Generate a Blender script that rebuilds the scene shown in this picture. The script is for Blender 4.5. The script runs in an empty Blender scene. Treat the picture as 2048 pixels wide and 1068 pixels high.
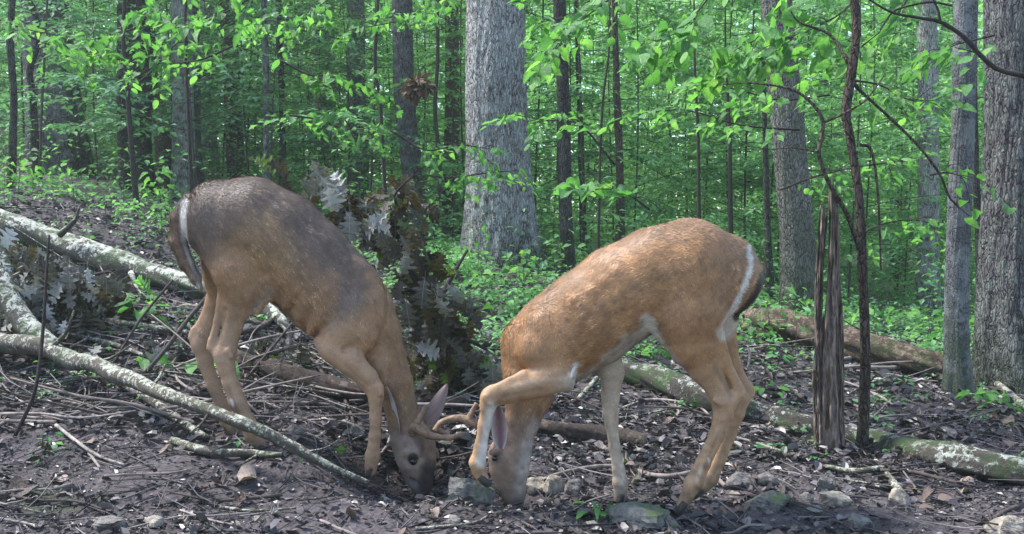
import bpy, math, random
import numpy as np
from mathutils import Vector, Matrix, noise as mnoise

random.seed(7)
RNG = np.random.default_rng(7)
R = math.radians
SC = bpy.context.scene
COL = SC.collection

# ------------------------------------------------------------------ camera, world, sun, exposure
FPX = 2100.0
CAM = np.array([0.0, 0.0, 0.93])
PITCH = math.atan(84 / 2100)
cd = bpy.data.cameras.new("camera")
cam = bpy.data.objects.new("camera", cd)
COL.objects.link(cam)
cam.location = CAM
cam.rotation_euler = (math.pi / 2 - PITCH, 0, 0)
cd.sensor_width = 36
cd.lens = 36 * FPX / 2048
cd.clip_start = 0.05
cd.clip_end = 400
SC.camera = cam

SUN_EL, SUN_AZ = R(58), R(-74)          # azimuth measured from +Y towards +X
world = bpy.data.worlds.new("World")
SC.world = world
world.use_nodes = True
wn = world.node_tree
for n in list(wn.nodes):
    wn.nodes.remove(n)
sky = wn.nodes.new("ShaderNodeTexSky")
sky.sky_type = 'NISHITA'
sky.sun_disc = False
sky.sun_elevation = SUN_EL
sky.sun_rotation = SUN_AZ
sky.air_density = 1.0
sky.dust_density = 1.0
sky.ozone_density = 1.0
bg = wn.nodes.new("ShaderNodeBackground")
bg.inputs[1].default_value = 0.15
wo = wn.nodes.new("ShaderNodeOutputWorld")
wn.links.new(sky.outputs[0], bg.inputs[0])
wn.links.new(bg.outputs[0], wo.inputs[0])

sd = bpy.data.lights.new("sun", 'SUN')
sd.energy = 2.8
sd.angle = R(12)
sd.color = (1.0, 0.98, 0.95)
sun = bpy.data.objects.new("sun", sd)
COL.objects.link(sun)
_dir = Vector((math.sin(SUN_AZ) * math.cos(SUN_EL), math.cos(SUN_AZ) * math.cos(SUN_EL), math.sin(SUN_EL)))
sun.rotation_euler = _dir.to_track_quat('Z', 'Y').to_euler()

SC.view_settings.view_transform = 'Standard'
SC.view_settings.look = 'None'
SC.view_settings.exposure = 1.75
SC.view_settings.gamma = 1
SC.view_settings.use_curve_mapping = False
SC.cycles.max_bounces = 6
SC.cycles.diffuse_bounces = 3
SC.cycles.glossy_bounces = 2
SC.cycles.transmission_bounces = 4
SC.cycles.caustics_reflective = False
SC.cycles.caustics_refractive = False
SC.cycles.use_denoising = True
SC.cycles.volume_bounces = 1
SC.cycles.volume_step_rate = 4

# ------------------------------------------------------------------ helpers
FW = np.array([0, math.cos(PITCH), -math.sin(PITCH)])
UP = np.array([0, math.sin(PITCH), math.cos(PITCH)])
RT = np.array([1.0, 0, 0])

def ray(px, py):
    return FW + RT * ((px - 1024) / FPX) + UP * ((534 - py) / FPX)

def P(px, py, D):
    d = ray(px, py)
    return CAM + d * (D / d[1])

def to_px(v):
    q = v - CAM
    f = q @ FW
    return 1024 + FPX * (q @ RT) / f, 534 - FPX * (q @ UP) / f

def hash2(ix, iy, s):
    h = (ix.astype(np.int64) * 374761393 + iy.astype(np.int64) * 668265263 + s * 974634777) & 0x7fffffff
    h = ((h ^ (h >> 13)) * 1274126177) & 0x7fffffff
    return ((h ^ (h >> 16)) & 0xffff) / 65535.0

def vnoise(x, y, s=0):
    x0, y0 = np.floor(x), np.floor(y)
    fx, fy = x - x0, y - y0
    fx = fx * fx * (3 - 2 * fx); fy = fy * fy * (3 - 2 * fy)
    a = hash2(x0, y0, s); b = hash2(x0 + 1, y0, s); c = hash2(x0, y0 + 1, s); d = hash2(x0 + 1, y0 + 1, s)
    return (a * (1 - fx) + b * fx) * (1 - fy) + (c * (1 - fx) + d * fx) * fy - 0.5

def fbm(x, y, f, o=4, s=0):
    r = 0; a = 1.0
    for i in range(o):
        r = r + a * vnoise(x * f, y * f, s + i * 17)
        a *= 0.5; f *= 2.03
    return r

# terrain: known picture points with their distance, joined by a thin plate
TP = [(0, 1068, 3.02), (1024, 1068, 3.15), (2048, 1068, 3.12), (-500, 1068, 2.95), (2500, 1068, 3.1),
      (1365, 1032, 3.40), (1242, 1010, 3.48), (1412, 985, 3.62), (742, 954, 3.74), (525, 903, 3.76), (478, 880, 3.95),
      (100, 760, 4.55), (0, 900, 3.72), (300, 950, 3.52), (640, 710, 5.0), (560, 800, 4.4), (200, 590, 5.5), (430, 620, 5.3),
      (-200, 560, 5.5), (60, 440, 6.8), (330, 470, 7.2), (370, 388, 12), (100, 330, 14), (-300, 300, 14), (700, 425, 12),
      (640, 540, 7.2), (1000, 525, 9.0), (1150, 515, 11), (860, 480, 11), (950, 690, 5.9), (1000, 850, 4.4), (1180, 620, 7.2),
      (1600, 628, 8.0), (1930, 788, 5.2), (2020, 778, 5.6), (2300, 780, 5.6), (1860, 645, 10), (1700, 560, 20),
      (2300, 560, 20), (1300, 500, 20), (900, 440, 20), (400, 330, 22), (-200, 220, 22), (1650, 893, 4.4), (1800, 910, 4.15),
      (2048, 965, 3.85), (1300, 800, 4.95), (1500, 760, 5.3), (1450, 860, 4.5),
      (1024, 420, 40), (2400, 490, 40), (-400, 180, 40), (500, 300, 40), (845, 965, 3.72), (1035, 1000, 3.5)]
_tp = np.array([P(*t) for t in TP] + [(-3, -2, .1), (0, -2, 0), (3, -2, 0), (-3, 1, .1), (3, 1, 0), (0, 1, 0.0), (0, 2.2, 0.0),
                                       (-40, 40, 6.), (40, 40, -.5), (0, 90, 1.5), (-60, 90, 7), (60, 90, 0)])
def _U(r2):
    return np.where(r2 > 0, r2 * np.log(r2 + 1e-12), 0)
def _warp(x, y):
    # compress far distances so that near detail keeps weight
    r = np.sqrt(x * x + (y + 2) ** 2) + 1e-9
    s = np.log1p(r / 2.0) * 3 / r
    return x * s, (y + 2) * s
_wx, _wy = _warp(_tp[:, 0], _tp[:, 1])
_n = len(_tp)
_K = _U((_wx[:, None] - _wx) ** 2 + (_wy[:, None] - _wy) ** 2) + np.eye(_n) * 0.02
_Q = np.stack([np.ones(_n), _wx, _wy], 1)
_A = np.block([[_K, _Q], [_Q.T, np.zeros((3, 3))]])
_w = np.linalg.solve(_A, np.concatenate([_tp[:, 2], np.zeros(3)]))

HOLES = [(P(840, 965, 3.80), 0.27, 0.095), (P(1010, 1000, 3.55), 0.16, 0.05), (P(1245, 1010, 3.48), 0.10, 0.01)]
def H(x, y, micro=True):
    x = np.atleast_1d(np.asarray(x, float)); y = np.atleast_1d(np.asarray(y, float))
    wx, wy = _warp(x, y)
    out = np.zeros(x.shape)
    for i in range(0, len(x), 20000):
        sl = slice(i, i + 20000)
        out[sl] = _U((wx[sl, None] - _wx) ** 2 + (wy[sl, None] - _wy) ** 2) @ _w[:_n] + _w[_n] + _w[_n + 1] * wx[sl] + _w[_n + 2] * wy[sl]
    for c, r, d in HOLES:
        q = ((x - c[0]) ** 2 + (y - c[1]) ** 2) / r ** 2
        out -= d * np.exp(-q * 1.3)
        out += d * .35 * np.exp(-(np.sqrt(q) - 1.5) ** 2 * 4)
    if micro:
        out += fbm(x, y, 2.2, 3, 3) * 0.05 + fbm(x, y, 12, 3, 9) * 0.016
    return out

def G(px, py):
    """where the line of sight of a picture point meets the ground"""
    D = np.concatenate([np.arange(2.6, 8, .02), np.arange(8, 60, .1)])
    d = ray(px, py)
    t = D / d[1]
    pts = CAM + t[:, None] * d
    below = pts[:, 2] < H(pts[:, 0], pts[:, 1])
    i = int(np.argmax(below)) if below.any() else len(D) - 1
    return pts[i]

def Hs(x, y):
    return float(H(x, y)[0])

# ---- mesh building
def link(o, parent=None):
    COL.objects.link(o)
    if parent is not None:
        o.parent = parent
    return o

def mesh_np(name, V, F, mat=None, smooth=False, attrs=None):
    """F: (N,3) or (N,4) array, or list of such arrays"""
    me = bpy.data.meshes.new(name)
    if not isinstance(F, list):
        F = [F]
    F = [np.asarray(f, np.int32) for f in F if len(f)]
    V = np.asarray(V, np.float32)
    me.vertices.add(len(V))
    me.vertices.foreach_set("co", V.ravel())
    nl = sum(f.size for f in F); nf = sum(len(f) for f in F)
    me.loops.add(nl); me.polygons.add(nf)
    me.loops.foreach_set("vertex_index", np.concatenate([f.ravel() for f in F]))
    st = []; c = 0
    for f in F:
        st.append(np.arange(len(f)) * f.shape[1] + c); c += f.size
    me.polygons.foreach_set("loop_start", np.concatenate(st).astype(np.int32))
    if attrs:
        for k, a in attrs.items():
            a = np.asarray(a, np.float32)
            if a.ndim == 1:
                at = me.attributes.new(k, 'FLOAT', 'POINT'); at.data.foreach_set("value", a)
            else:
                at = me.attributes.new(k, 'FLOAT_VECTOR', 'POINT'); at.data.foreach_set("vector", a.ravel())
    me.update(calc_edges=True)
    me.validate(clean_customdata=False) if False else None
    me.polygons.foreach_set("use_smooth", np.full(nf, smooth))
    if mat: me.materials.append(mat)
    return me

def obj(name, me, parent=None, loc=None):
    o = bpy.data.objects.new(name, me)
    if loc is not None: o.location = loc
    return link(o, parent)

def tag(o, label=None, cat=None, group=None, kind=None):
    if label: o["label"] = label
    if cat: o["category"] = cat
    if group: o["group"] = group
    if kind: o["kind"] = kind
    return o

def thing(name, label, cat, loc=(0, 0, 0), group=None):
    o = bpy.data.objects.new(name, None)
    o.empty_display_size = .1
    o.location = loc
    link(o)
    return tag(o, label, cat, group)

def frame(d):
    d = d / (np.linalg.norm(d) + 1e-12)
    a = np.array([0, 0, 1.0]) if abs(d[2]) < .9 else np.array([0, 1.0, 0])
    u = np.cross(a, d); u /= np.linalg.norm(u)
    return u, np.cross(d, u)

def smooth_path(pts, r, n):
    """Catmull-Rom through pts with radii"""
    pts = np.asarray(pts, float); r = np.asarray(r, float)
    if len(pts) < 3 or n <= 1:
        return pts, r
    q = np.concatenate([[2 * pts[0] - pts[1]], pts, [2 * pts[-1] - pts[-2]]])
    rr = np.concatenate([[r[0]], r, [r[-1]]])
    op, orr = [], []
    for i in range(1, len(q) - 2):
        for t in np.linspace(0, 1, n, endpoint=False):
            t2, t3 = t * t, t ** 3
            c = (-.5 * t3 + t2 - .5 * t, 1.5 * t3 - 2.5 * t2 + 1, -1.5 * t3 + 2 * t2 + .5 * t, .5 * t3 - .5 * t2)
            op.append(sum(c[k] * q[i - 1 + k] for k in range(4)))
            orr.append(max(1e-4, sum(c[k] * rr[i - 1 + k] for k in range(4))))
    op.append(pts[-1]); orr.append(r[-1])
    return np.array(op), np.array(orr)

def tube(pts, r, seg=8, n=4, rough=0.0, s=0, cap=True, flare=None, freq=(1.0, 1.0)):
    """verts, quads, tris of a swept tube; rough = relative lumpiness"""
    pts, r = smooth_path(pts, r, n)
    m = len(pts)
    T = np.gradient(pts, axis=0) if m > 2 else np.repeat((pts[1] - pts[0])[None], m, 0)
    u, v = frame(T[0])
    V = []
    ang = np.arange(seg) / seg * 2 * np.pi
    L = np.concatenate([[0], np.cumsum(np.linalg.norm(np.diff(pts, axis=0), axis=1))])
    for i in range(m):
        t = T[i] / (np.linalg.norm(T[i]) + 1e-12)
        u = u - t * (u @ t); u /= np.linalg.norm(u); v = np.cross(t, u)
        rr = np.full(seg, r[i])
        if rough:
            rr = rr * (1 + rough * 2 * fbm(np.cos(ang) * 1.3 * freq[0] + 7 * s, np.sin(ang) * 1.3 * freq[0] + L[i] / max(r.mean(), .004) * .25 * freq[1], 1.0, 3, s))
        if flare is not None:
            rr = rr * flare(ang, i / (m - 1))
        V.append(pts[i] + rr[:, None] * (np.cos(ang)[:, None] * u + np.sin(ang)[:, None] * v))
    V = np.concatenate(V)
    i, j = np.meshgrid(np.arange(m - 1), np.arange(seg), indexing='ij')
    j2 = (j + 1) % seg
    Q = np.stack([i * seg + j, i * seg + j2, (i + 1) * seg + j2, (i + 1) * seg + j], -1).reshape(-1, 4)
    Tt = np.zeros((0, 3), int)
    if cap:
        c0, c1 = len(V), len(V) + 1
        V = np.concatenate([V, [pts[0]], [pts[-1]]])
        k = np.arange(seg); k2 = (k + 1) % seg
        Tt = np.concatenate([np.stack([np.full(seg, c0), k2, k], 1), np.stack([np.full(seg, c1), (m - 1) * seg + k, (m - 1) * seg + k2], 1)])
    return V, Q, Tt

def join(parts):
    Vs, Qs, Ts, o = [], [], [], 0
    for V, Q, T in parts:
        Vs.append(V); Qs.append(Q + o); Ts.append(T + o); o += len(V)
    return np.concatenate(Vs), [np.concatenate(Qs), np.concatenate(Ts)]

# ---- materials
class NT:
    def __init__(s, name):
        s.m = bpy.data.materials.new(name); s.m.use_nodes = True
        s.t = s.m.node_tree
        for n in list(s.t.nodes): s.t.nodes.remove(n)
    def n(s, typ, **kw):
        nd = s.t.nodes.new("ShaderNode" + typ)
        for k, v in kw.items(): setattr(nd, k, v)
        return nd
    def set(s, nd, i, v):
        if isinstance(v, bpy.types.NodeSocket): s.t.links.new(v, nd.inputs[i])
        elif v is not None:
            if isinstance(v, tuple) and len(v) == 3 and nd.inputs[i].type == 'RGBA': v = (*v, 1)
            nd.inputs[i].default_value = v
    def coord(s, kind='Object'): return s.n('TexCoord').outputs[kind]
    def attr(s, name, out='Vector'):
        a = s.n('Attribute'); a.attribute_name = name; return a.outputs[out]
    def mapping(s, v, scale=(1, 1, 1), loc=(0, 0, 0)):
        m = s.n('Mapping'); s.set(m, 0, v); m.inputs['Scale'].default_value = scale; m.inputs['Location'].default_value = loc
        return m.outputs[0]
    def noise(s, v, scale, detail=4, rough=.55, dist=0, out='Fac'):
        n = s.n('TexNoise'); s.set(n, 'Vector', v); s.set(n, 'Scale', scale); s.set(n, 'Detail', detail); s.set(n, 'Roughness', rough); s.set(n, 'Distortion', dist)
        return n.outputs[out]
    def voronoi(s, v, scale, feature='F1', out='Distance'):
        n = s.n('TexVoronoi', feature=feature); s.set(n, 'Vector', v); s.set(n, 'Scale', scale)
        return n.outputs[out]
    def ramp(s, v, stops, interp='LINEAR'):
        r = s.n('ValToRGB'); s.set(r, 0, v); r.color_ramp.interpolation = interp
        e = r.color_ramp.elements
        while len(e) < len(stops): e.new(.5)
        for k, (p, c) in enumerate(stops):
            e[k].position = p
            if not isinstance(c, tuple): c = (c, c, c)
            e[k].color = (*c, 1)
        return r.outputs[0]
    def mix(s, f, a, b, blend='MIX'):
        m = s.n('Mix', data_type='RGBA', blend_type=blend)
        s.set(m, 0, f); s.set(m, 6, a); s.set(m, 7, b)
        return m.outputs[2]
    def math(s, op, a, b=None, clamp=False):
        m = s.n('Math', operation=op); m.use_clamp = clamp
        s.set(m, 0, a)
        if b is not None: s.set(m, 1, b)
        return m.outputs[0]
    def rnd(s): return s.n('ObjectInfo').outputs['Random']
    def bump(s, h, strength=.5, dist=.02):
        b = s.n('Bump'); s.set(b, 'Height', h); s.set(b, 'Strength', strength); s.set(b, 'Distance', dist)
        return b.outputs[0]
    def out(s, col, rough=.8, normal=None, spec=.3, transl=0, tcol=None, sheen=0):
        p = s.n('BsdfPrincipled')
        s.set(p, 'Base Color', col); s.set(p, 'Roughness', rough); s.set(p, 'Specular IOR Level', spec)
        if sheen: s.set(p, 'Sheen Weight', sheen)
        if normal is not None: s.set(p, 'Normal', normal)
        o = s.n('OutputMaterial'); last = p.outputs[0]
        if transl:
            t = s.n('BsdfTranslucent'); s.set(t, 0, tcol if tcol is not None else col)
            if normal is not None: s.set(t, 'Normal', normal)
            mx = s.n('MixShader'); s.set(mx, 0, transl); s.t.links.new(last, mx.inputs[1]); s.t.links.new(t.outputs[0], mx.inputs[2])
            last = mx.outputs[0]
        s.t.links.new(last, o.inputs[0])
        return s.m

def mat_soil():
    t = NT("soil"); v = t.coord()
    a = t.noise(v, 3.0, 6, .65); b = t.noise(v, 26, 5, .7); c = t.voronoi(v, 45)
    col = t.ramp(b, [(.3, (.020, .016, .017)), (.5, (.050, .041, .042)), (.62, (.082, .069, .069)), (.75, (.15, .13, .13))])
    col = t.mix(t.ramp(a, [(.42, 0.), (.62, .8)]), col, t.mix(b, (.055, .046, .048), (.115, .10, .105)))
    g = t.noise(v, 1.1, 3, .6)
    col = t.mix(t.ramp(g, [(.60, 0.), (.70, .55)]), col, (.035, .055, .018))
    h = t.math('ADD', t.math('MULTIPLY', b, .7), t.math('MULTIPLY', c, .5))
    for (cx, cy), rr in ((P(800, 940, 3.95)[:2], .42), (P(1010, 1000, 3.55)[:2], .22)):   # soil darkened around the two dug holes
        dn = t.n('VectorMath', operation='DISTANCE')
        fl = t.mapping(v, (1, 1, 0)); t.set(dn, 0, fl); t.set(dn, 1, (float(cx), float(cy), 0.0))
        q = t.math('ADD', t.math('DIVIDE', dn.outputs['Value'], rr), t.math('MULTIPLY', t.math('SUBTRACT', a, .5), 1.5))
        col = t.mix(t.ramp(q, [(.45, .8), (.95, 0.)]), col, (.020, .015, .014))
    return t.out(col, .9, t.bump(h, .9, .02), .25)

def mat_leaf(name, stops, transl=.4, rough=.5, spec=.35, patch=None, tbright=1.6):
    t = NT(name)
    f = t.attr("tint", 'Fac')
    col = t.ramp(f, stops)
    v = t.coord()
    n = t.noise(v, 9, 3, .6)
    col = t.mix(t.math('MULTIPLY', n, .35), col, (.02, .03, .01))
    if patch: col = t.mix(t.ramp(n, [(.55, 0.), (.62, .8)]), col, patch)
    tc = t.mix(1.0, col, (tbright, tbright * 1.05, tbright * .6), 'MULTIPLY')
    return t.out(col, rough, None, spec, transl, tc)

def mat_leaf_obj(name, stops, transl=.4, rough=.45, spec=.4, vein=(.2, .2, .1), veinf=.35):
    """single leaves that are objects of their own: tint from the object, midrib and side veins from leaf coordinates"""
    t = NT(name)
    col = t.ramp(t.rnd(), stops)
    v = t.coord()
    sep = t.n('SeparateXYZ'); t.set(sep, 0, v)
    ax = t.math('ABSOLUTE', sep.outputs[0])
    rib = t.ramp(ax, [(0., 1.), (.022, 0.)])
    dg = t.math('SUBTRACT', sep.outputs[1], t.math('MULTIPLY', ax, .8))
    sv = t.ramp(t.math('ABSOLUTE', t.math('SUBTRACT', t.math('FRACT', t.math('MULTIPLY', dg, 8.0)), .5)), [(0., .6), (.08, 0.)])
    n = t.noise(v, 5, 4, .65)
    col = t.mix(t.ramp(n, [(.35, 0.), (.75, .45)]), col, (.03, .03, .015))
    vf = t.math('MULTIPLY', t.math('MAXIMUM', rib, sv), veinf)
    col = t.mix(vf, col, vein)
    nm = t.bump(t.math('ADD', n, t.math('MULTIPLY', t.math('MAXIMUM', rib, sv), -.5)), .35, .05)
    return t.out(col, rough, nm, spec, transl, t.mix(1.0, col, (1.5, 1.6, .9), 'MULTIPLY'))

def mat_bark(name, dark, light, lichen=None, lf=.5, moss=0, scale=1.0, ridge=1.0, stretch=.16):
    t = NT(name); v = t.coord()
    wv = t.n('VectorMath', operation='ADD')
    off = t.n('CombineXYZ'); t.set(off, 2, t.math('MULTIPLY', t.rnd(), 37.0)); t.set(wv, 0, v); t.set(wv, 1, off.outputs[0])
    v = wv.outputs[0]
    wb = t.noise(v, 9, 3, .6, 0, 'Color')
    wa = t.n('VectorMath', operation='MULTIPLY_ADD'); t.set(wa, 0, wb); t.set(wa, 1, (.06, .06, .10)); t.set(wa, 2, v)
    vs = t.mapping(wa.outputs[0], (1, 1, stretch))
    vo = t.voronoi(vs, 62 * scale, 'DISTANCE_TO_EDGE')
    fi = t.noise(t.mapping(wa.outputs[0], (1, 1, stretch * 2)), 75 * scale, 6, .75, .3)
    lo = t.noise(v, 2.5, 4, .6)
    mid = t.noise(v, 11, 4, .65)
    h = t.math('ADD', t.math('MULTIPLY', t.ramp(vo, [(0., 0.), (.18, 1.)]), .6), t.math('MULTIPLY', fi, .7))
    col = t.mix(t.ramp(h, [(.42, 0.), (.68, 1.)]), dark, light)
    sp = t.noise(v, 30 * scale, 5, .75)
    col = t.mix(t.ramp(sp, [(.36, .35), (.48, 0.)]), col, dark)
    col = t.mix(t.ramp(lo, [(.35, 0.), (.7, .5)]), col, dark)
    if lichen:
        col = t.mix(t.math('MULTIPLY', t.ramp(mid, [(.47, 0.), (.56, 1.)]), lf), col, lichen)
    if moss:
        sep = t.n('SeparateXYZ'); t.set(sep, 0, t.coord('Object'))
        zz = t.math('ADD', t.math('MULTIPLY', sep.outputs[2], 1.3), t.math('MULTIPLY', t.math('SUBTRACT', mid, .5), 2.4))
        col = t.mix(t.math('MULTIPLY', t.ramp(zz, [(.0, 1.), (.75, 0.)]), moss), col, (.035, .055, .02))
    return t.out(col, .9, t.bump(h, 1.0 * ridge, .04), .15)

def mat_log(name, dark, pale, cover=.5, moss=.3, scale=1.0, top=.35):
    t = NT(name); v = t.coord()
    g = t.n('NewGeometry'); sep = t.n('SeparateXYZ'); t.set(sep, 0, g.outputs['Normal'])
    n1 = t.noise(v, 14 * scale, 5, .7, .4); n2 = t.noise(v, 45 * scale, 4, .7); n3 = t.noise(v, 5 * scale, 3, .6)
    n4 = t.noise(v, 30 * scale, 5, .75, .6)
    n1 = t.math('ADD', t.math('MULTIPLY', n1, .55), t.math('MULTIPLY', n4, .45))
    f = t.math('ADD', t.math('ADD', t.math('MULTIPLY', n1, 2.2), -.6), t.math('MULTIPLY', sep.outputs[2], top * .30))
    col = t.mix(t.ramp(n2, [(.35, 0.), (.7, 1.)]), dark, tuple(min(1, c * 2.6) for c in dark))
    lich = t.mix(t.ramp(n2, [(.42, .0), (.60, .8)]), pale, tuple(c * .38 for c in pale))
    e = 1 - cover
    col = t.mix(t.ramp(f, [(e * .5 + .28, 0.), (e * .5 + .34, 1.)]), col, lich)
    col = t.mix(t.math('MULTIPLY', t.ramp(n3, [(.5, 0.), (.62, 1.)]), moss), col, (.035, .06, .02))
    return t.out(col, .88, t.bump(t.math('ADD', n1, t.math('MULTIPLY', n2, .5)), .8, .012), .2)

def mat_plain(name, c1, c2, scale=20, rough=.8, spec=.3, bump=.5, bd=.01, stretch=(1, 1, 1), obj_var=0, patch=None, moss=0):
    t = NT(name); v = t.mapping(t.coord(), stretch)
    n = t.noise(v, scale, 6, .65)
    col = t.mix(t.ramp(n, [(.3, 0.), (.7, 1.)]), c1, c2)
    if obj_var:
        col = t.mix(t.math('MULTIPLY', t.rnd(), obj_var), col, patch or (.03, .03, .03))
    if moss:
        g = t.n('NewGeometry'); sep = t.n('SeparateXYZ'); t.set(sep, 0, g.outputs['Normal'])
        m = t.math('ADD', t.noise(v, scale * .35, 4, .6), t.math('MULTIPLY', sep.outputs[2], .18))
        col = t.mix(t.math('MULTIPLY', t.ramp(m, [(.6, 0.), (.72, 1.)]), moss), col, (.07, .11, .03))
    return t.out(col, rough, t.bump(n, bump, bd), spec)

M = {}
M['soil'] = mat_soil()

# ------------------------------------------------------------------ ground
def build_ground():
    ys = np.concatenate([np.linspace(-4, 1.2, 14), 1.3 * (110 / 1.3) ** (np.arange(460) / 459)])
    u = np.linspace(-1, 1, 420)
    Y, Uu = np.meshgrid(ys, u, indexing='ij')
    X = Uu * (3.2 + .85 * np.maximum(Y, 0))
    Z = H(X.ravel(), Y.ravel())
    nr, nc = Y.shape
    i, j = np.meshgrid(np.arange(nr - 1), np.arange(nc - 1), indexing='ij')
    F = np.stack([i * nc + j, i * nc + j + 1, (i + 1) * nc + j + 1, (i + 1) * nc + j], -1).reshape(-1, 4)
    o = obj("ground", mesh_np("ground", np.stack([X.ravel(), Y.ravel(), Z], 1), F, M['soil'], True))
    tag(o, kind="structure")
build_ground()
# ------------------------------------------------------------------ materials of the wood
M['bark_pale'] = mat_bark("bark_pale", (.095, .085, .08), (.50, .485, .47), (.50, .53, .50), .6, .5, 1.0)
M['bark_grey'] = mat_bark("bark_grey", (.045, .04, .04), (.21, .20, .21), (.30, .33, .29), .4, .6, 1.1)
M['bark_dark'] = mat_bark("bark_dark", (.02, .017, .017), (.09, .08, .078), (.16, .18, .14), .3, .5, 1.2)
M['bark_brown'] = mat_bark("bark_brown", (.04, .028, .022), (.16, .12, .10), None, .3, .3, 1.1)
M['bark_smooth'] = mat_bark("bark_smooth", (.035, .034, .036), (.15, .15, .16), (.21, .22, .215), .5, .6, 1.3, .4, .5)
M['bark_mossy'] = mat_bark("bark_mossy", (.045, .040, .034), (.25, .24, .215), (.14, .15, .10), .5, .8, .9, .8, .3)
M['twig'] = mat_plain("twig_bark", (.03, .023, .02), (.10, .08, .07), 60, .9, .2, .4, .004)
M['twig_dark'] = mat_plain("dark_twig_bark", (.014, .011, .01), (.05, .04, .036), 60, .9, .2, .4, .004)
M['stick'] = mat_plain("bare_stick", (.10, .08, .07), (.40, .35, .31), 35, .85, .2, .6, .004, (1, 1, 1), .6, (.10, .07, .06))
M['lichen_log'] = mat_log("lichened_bark", (.035, .032, .026), (.42, .43, .36), .28, .75, 1.6, .9)
M['lichen_stick'] = mat_log("lichened_branch_bark", (.05, .042, .034), (.40, .41, .33), .38, .4, 2.2, .4)
M['rotten_log'] = mat_log("rotten_bark", (.035, .024, .018), (.20, .15, .11), .45, .55, 1.6, .3)
M['mossy_log'] = mat_log("mossy_bark", (.028, .024, .020), (.30, .32, .27), .26, .75, 1.4, .50)
M['dark_log'] = mat_log("dark_wet_bark", (.022, .016, .013), (.10, .075, .06), .4, .1, 1.0, .1)
M['heartwood'] = mat_plain("weathered_heartwood", (.05, .035, .028), (.34, .26, .20), 22, .85, .2, .9, .012, (1, 1, .12))
M['snag'] = mat_plain("rotten_snag_wood", (.024, .018, .016), (.29, .22, .175), 30, .9, .2, .9, .014, (1, 1, .5))
M['rock'] = mat_plain("field_stone", (.055, .048, .044), (.27, .24, .21), 36, .9, .25, 1.0, .012, (1, 1, 1), .5, (.08, .08, .085))
M['rock_pale'] = mat_plain("pale_limestone", (.08, .066, .055), (.38, .33, .26), 34, .9, .25, .8, .01)
M['rock_moss'] = mat_plain("moss_topped_stone", (.04, .039, .036), (.20, .19, .175), 40, .9, .25, 1.0, .012, (1, 1, 1), 0, None, .75)
GREEN = [(0., (.055, .15, .06)), (.35, (.10, .26, .10)), (.7, (.16, .37, .14)), (1., (.26, .50, .20))]
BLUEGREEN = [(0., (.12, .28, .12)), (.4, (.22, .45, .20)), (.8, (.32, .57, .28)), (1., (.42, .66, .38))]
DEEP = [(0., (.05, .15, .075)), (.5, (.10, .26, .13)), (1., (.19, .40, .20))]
BRIGHT = [(0., (.08, .25, .05)), (.5, (.14, .38, .07)), (1., (.26, .50, .10))]
M['leaf'] = mat_leaf("green_leaf", GREEN)
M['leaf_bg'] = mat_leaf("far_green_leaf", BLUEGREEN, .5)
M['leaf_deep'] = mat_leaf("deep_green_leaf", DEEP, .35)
M['leaf_bright'] = mat_leaf("bright_green_leaf", BRIGHT, .5)
M['leaf_brown'] = mat_leaf("dead_leaf", [(0., (.05, .028, .02)), (.5, (.12, .07, .045)), (1., (.22, .14, .09))], .15, .7)
M['litter'] = mat_leaf("leaf_litter", [(0., (.013, .010, .011)), (.3, (.036, .027, .030)), (.55, (.080, .062, .068)), (.75, (.145, .118, .122)), (.92, (.22, .185, .185)), (1., (.30, .26, .24))], .05, .42, .5, None, 1.0)
M['pebble'] = mat_leaf("pebbles", [(0., (.05, .045, .043)), (.6, (.13, .12, .115)), (.9, (.26, .24, .21)), (1., (.42, .38, .33))], 0, .85, .3)
M['oak_silver'] = mat_leaf_obj("withered_oak_leaf_underside", [(0., (.075, .070, .055)), (.4, (.15, .145, .12)), (.8, (.27, .265, .24)), (1., (.46, .45, .43))], .12, .6, .3, (.42, .42, .42))
M['oak_brown'] = mat_leaf_obj("withered_oak_leaf_brown", [(0., (.022, .016, .008)), (.5, (.045, .033, .014)), (1., (.09, .062, .028))], .3, .5, .45, (.12, .09, .05))
M['green_obj'] = mat_leaf_obj("green_single_leaf", [(0., (.055, .18, .05)), (.45, (.10, .28, .07)), (.8, (.15, .37, .09)), (1., (.22, .44, .12))], .5, .42, .4, (.22, .42, .14), .35)
M['olive_obj'] = mat_leaf_obj("olive_single_leaf", [(0., (.06, .12, .03)), (1., (.14, .20, .05))], .35, .45, .4, (.2, .3, .1), .4)
M['brown_obj'] = mat_leaf_obj("brown_single_leaf", [(0., (.05, .03, .024)), (.5, (.13, .085, .07)), (1., (.28, .21, .17))], .08, .6, .4, (.05, .03, .02), .3)

# ------------------------------------------------------------------ leaf shapes
def leaf_outline(kind):
    if kind == 'oval':
        return [(0, 0), (.12, .06), (.24, .2), (.30, .38), (.28, .56), (.19, .76), (.08, .92), (0, 1)]
    if kind == 'broad':
        return [(0, 0), (.24, .02), (.38, .16), (.43, .36), (.37, .56), (.24, .76), (.09, .92), (0, 1.02)]
    if kind == 'maple':
        return [(0, 0), (.16, .02), (.40, .0), (.34, .14), (.60, .34), (.42, .38), (.46, .56), (.26, .52), (.20, .74), (.10, .74), (0, 1)]
    if kind == 'oak':
        return [(0, 0), (.03, .08), (.10, .14), (.20, .15), (.23, .20), (.15, .25), (.13, .31), (.24, .36), (.36, .37), (.38, .43), (.28, .46), (.17, .47), (.16, .52), (.26, .58), (.40, .63), (.42, .70), (.32, .72), (.19, .70), (.17, .75), (.24, .82), (.26, .90), (.17, .92), (.10, .90), (.06, .97), (0, 1)]
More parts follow.
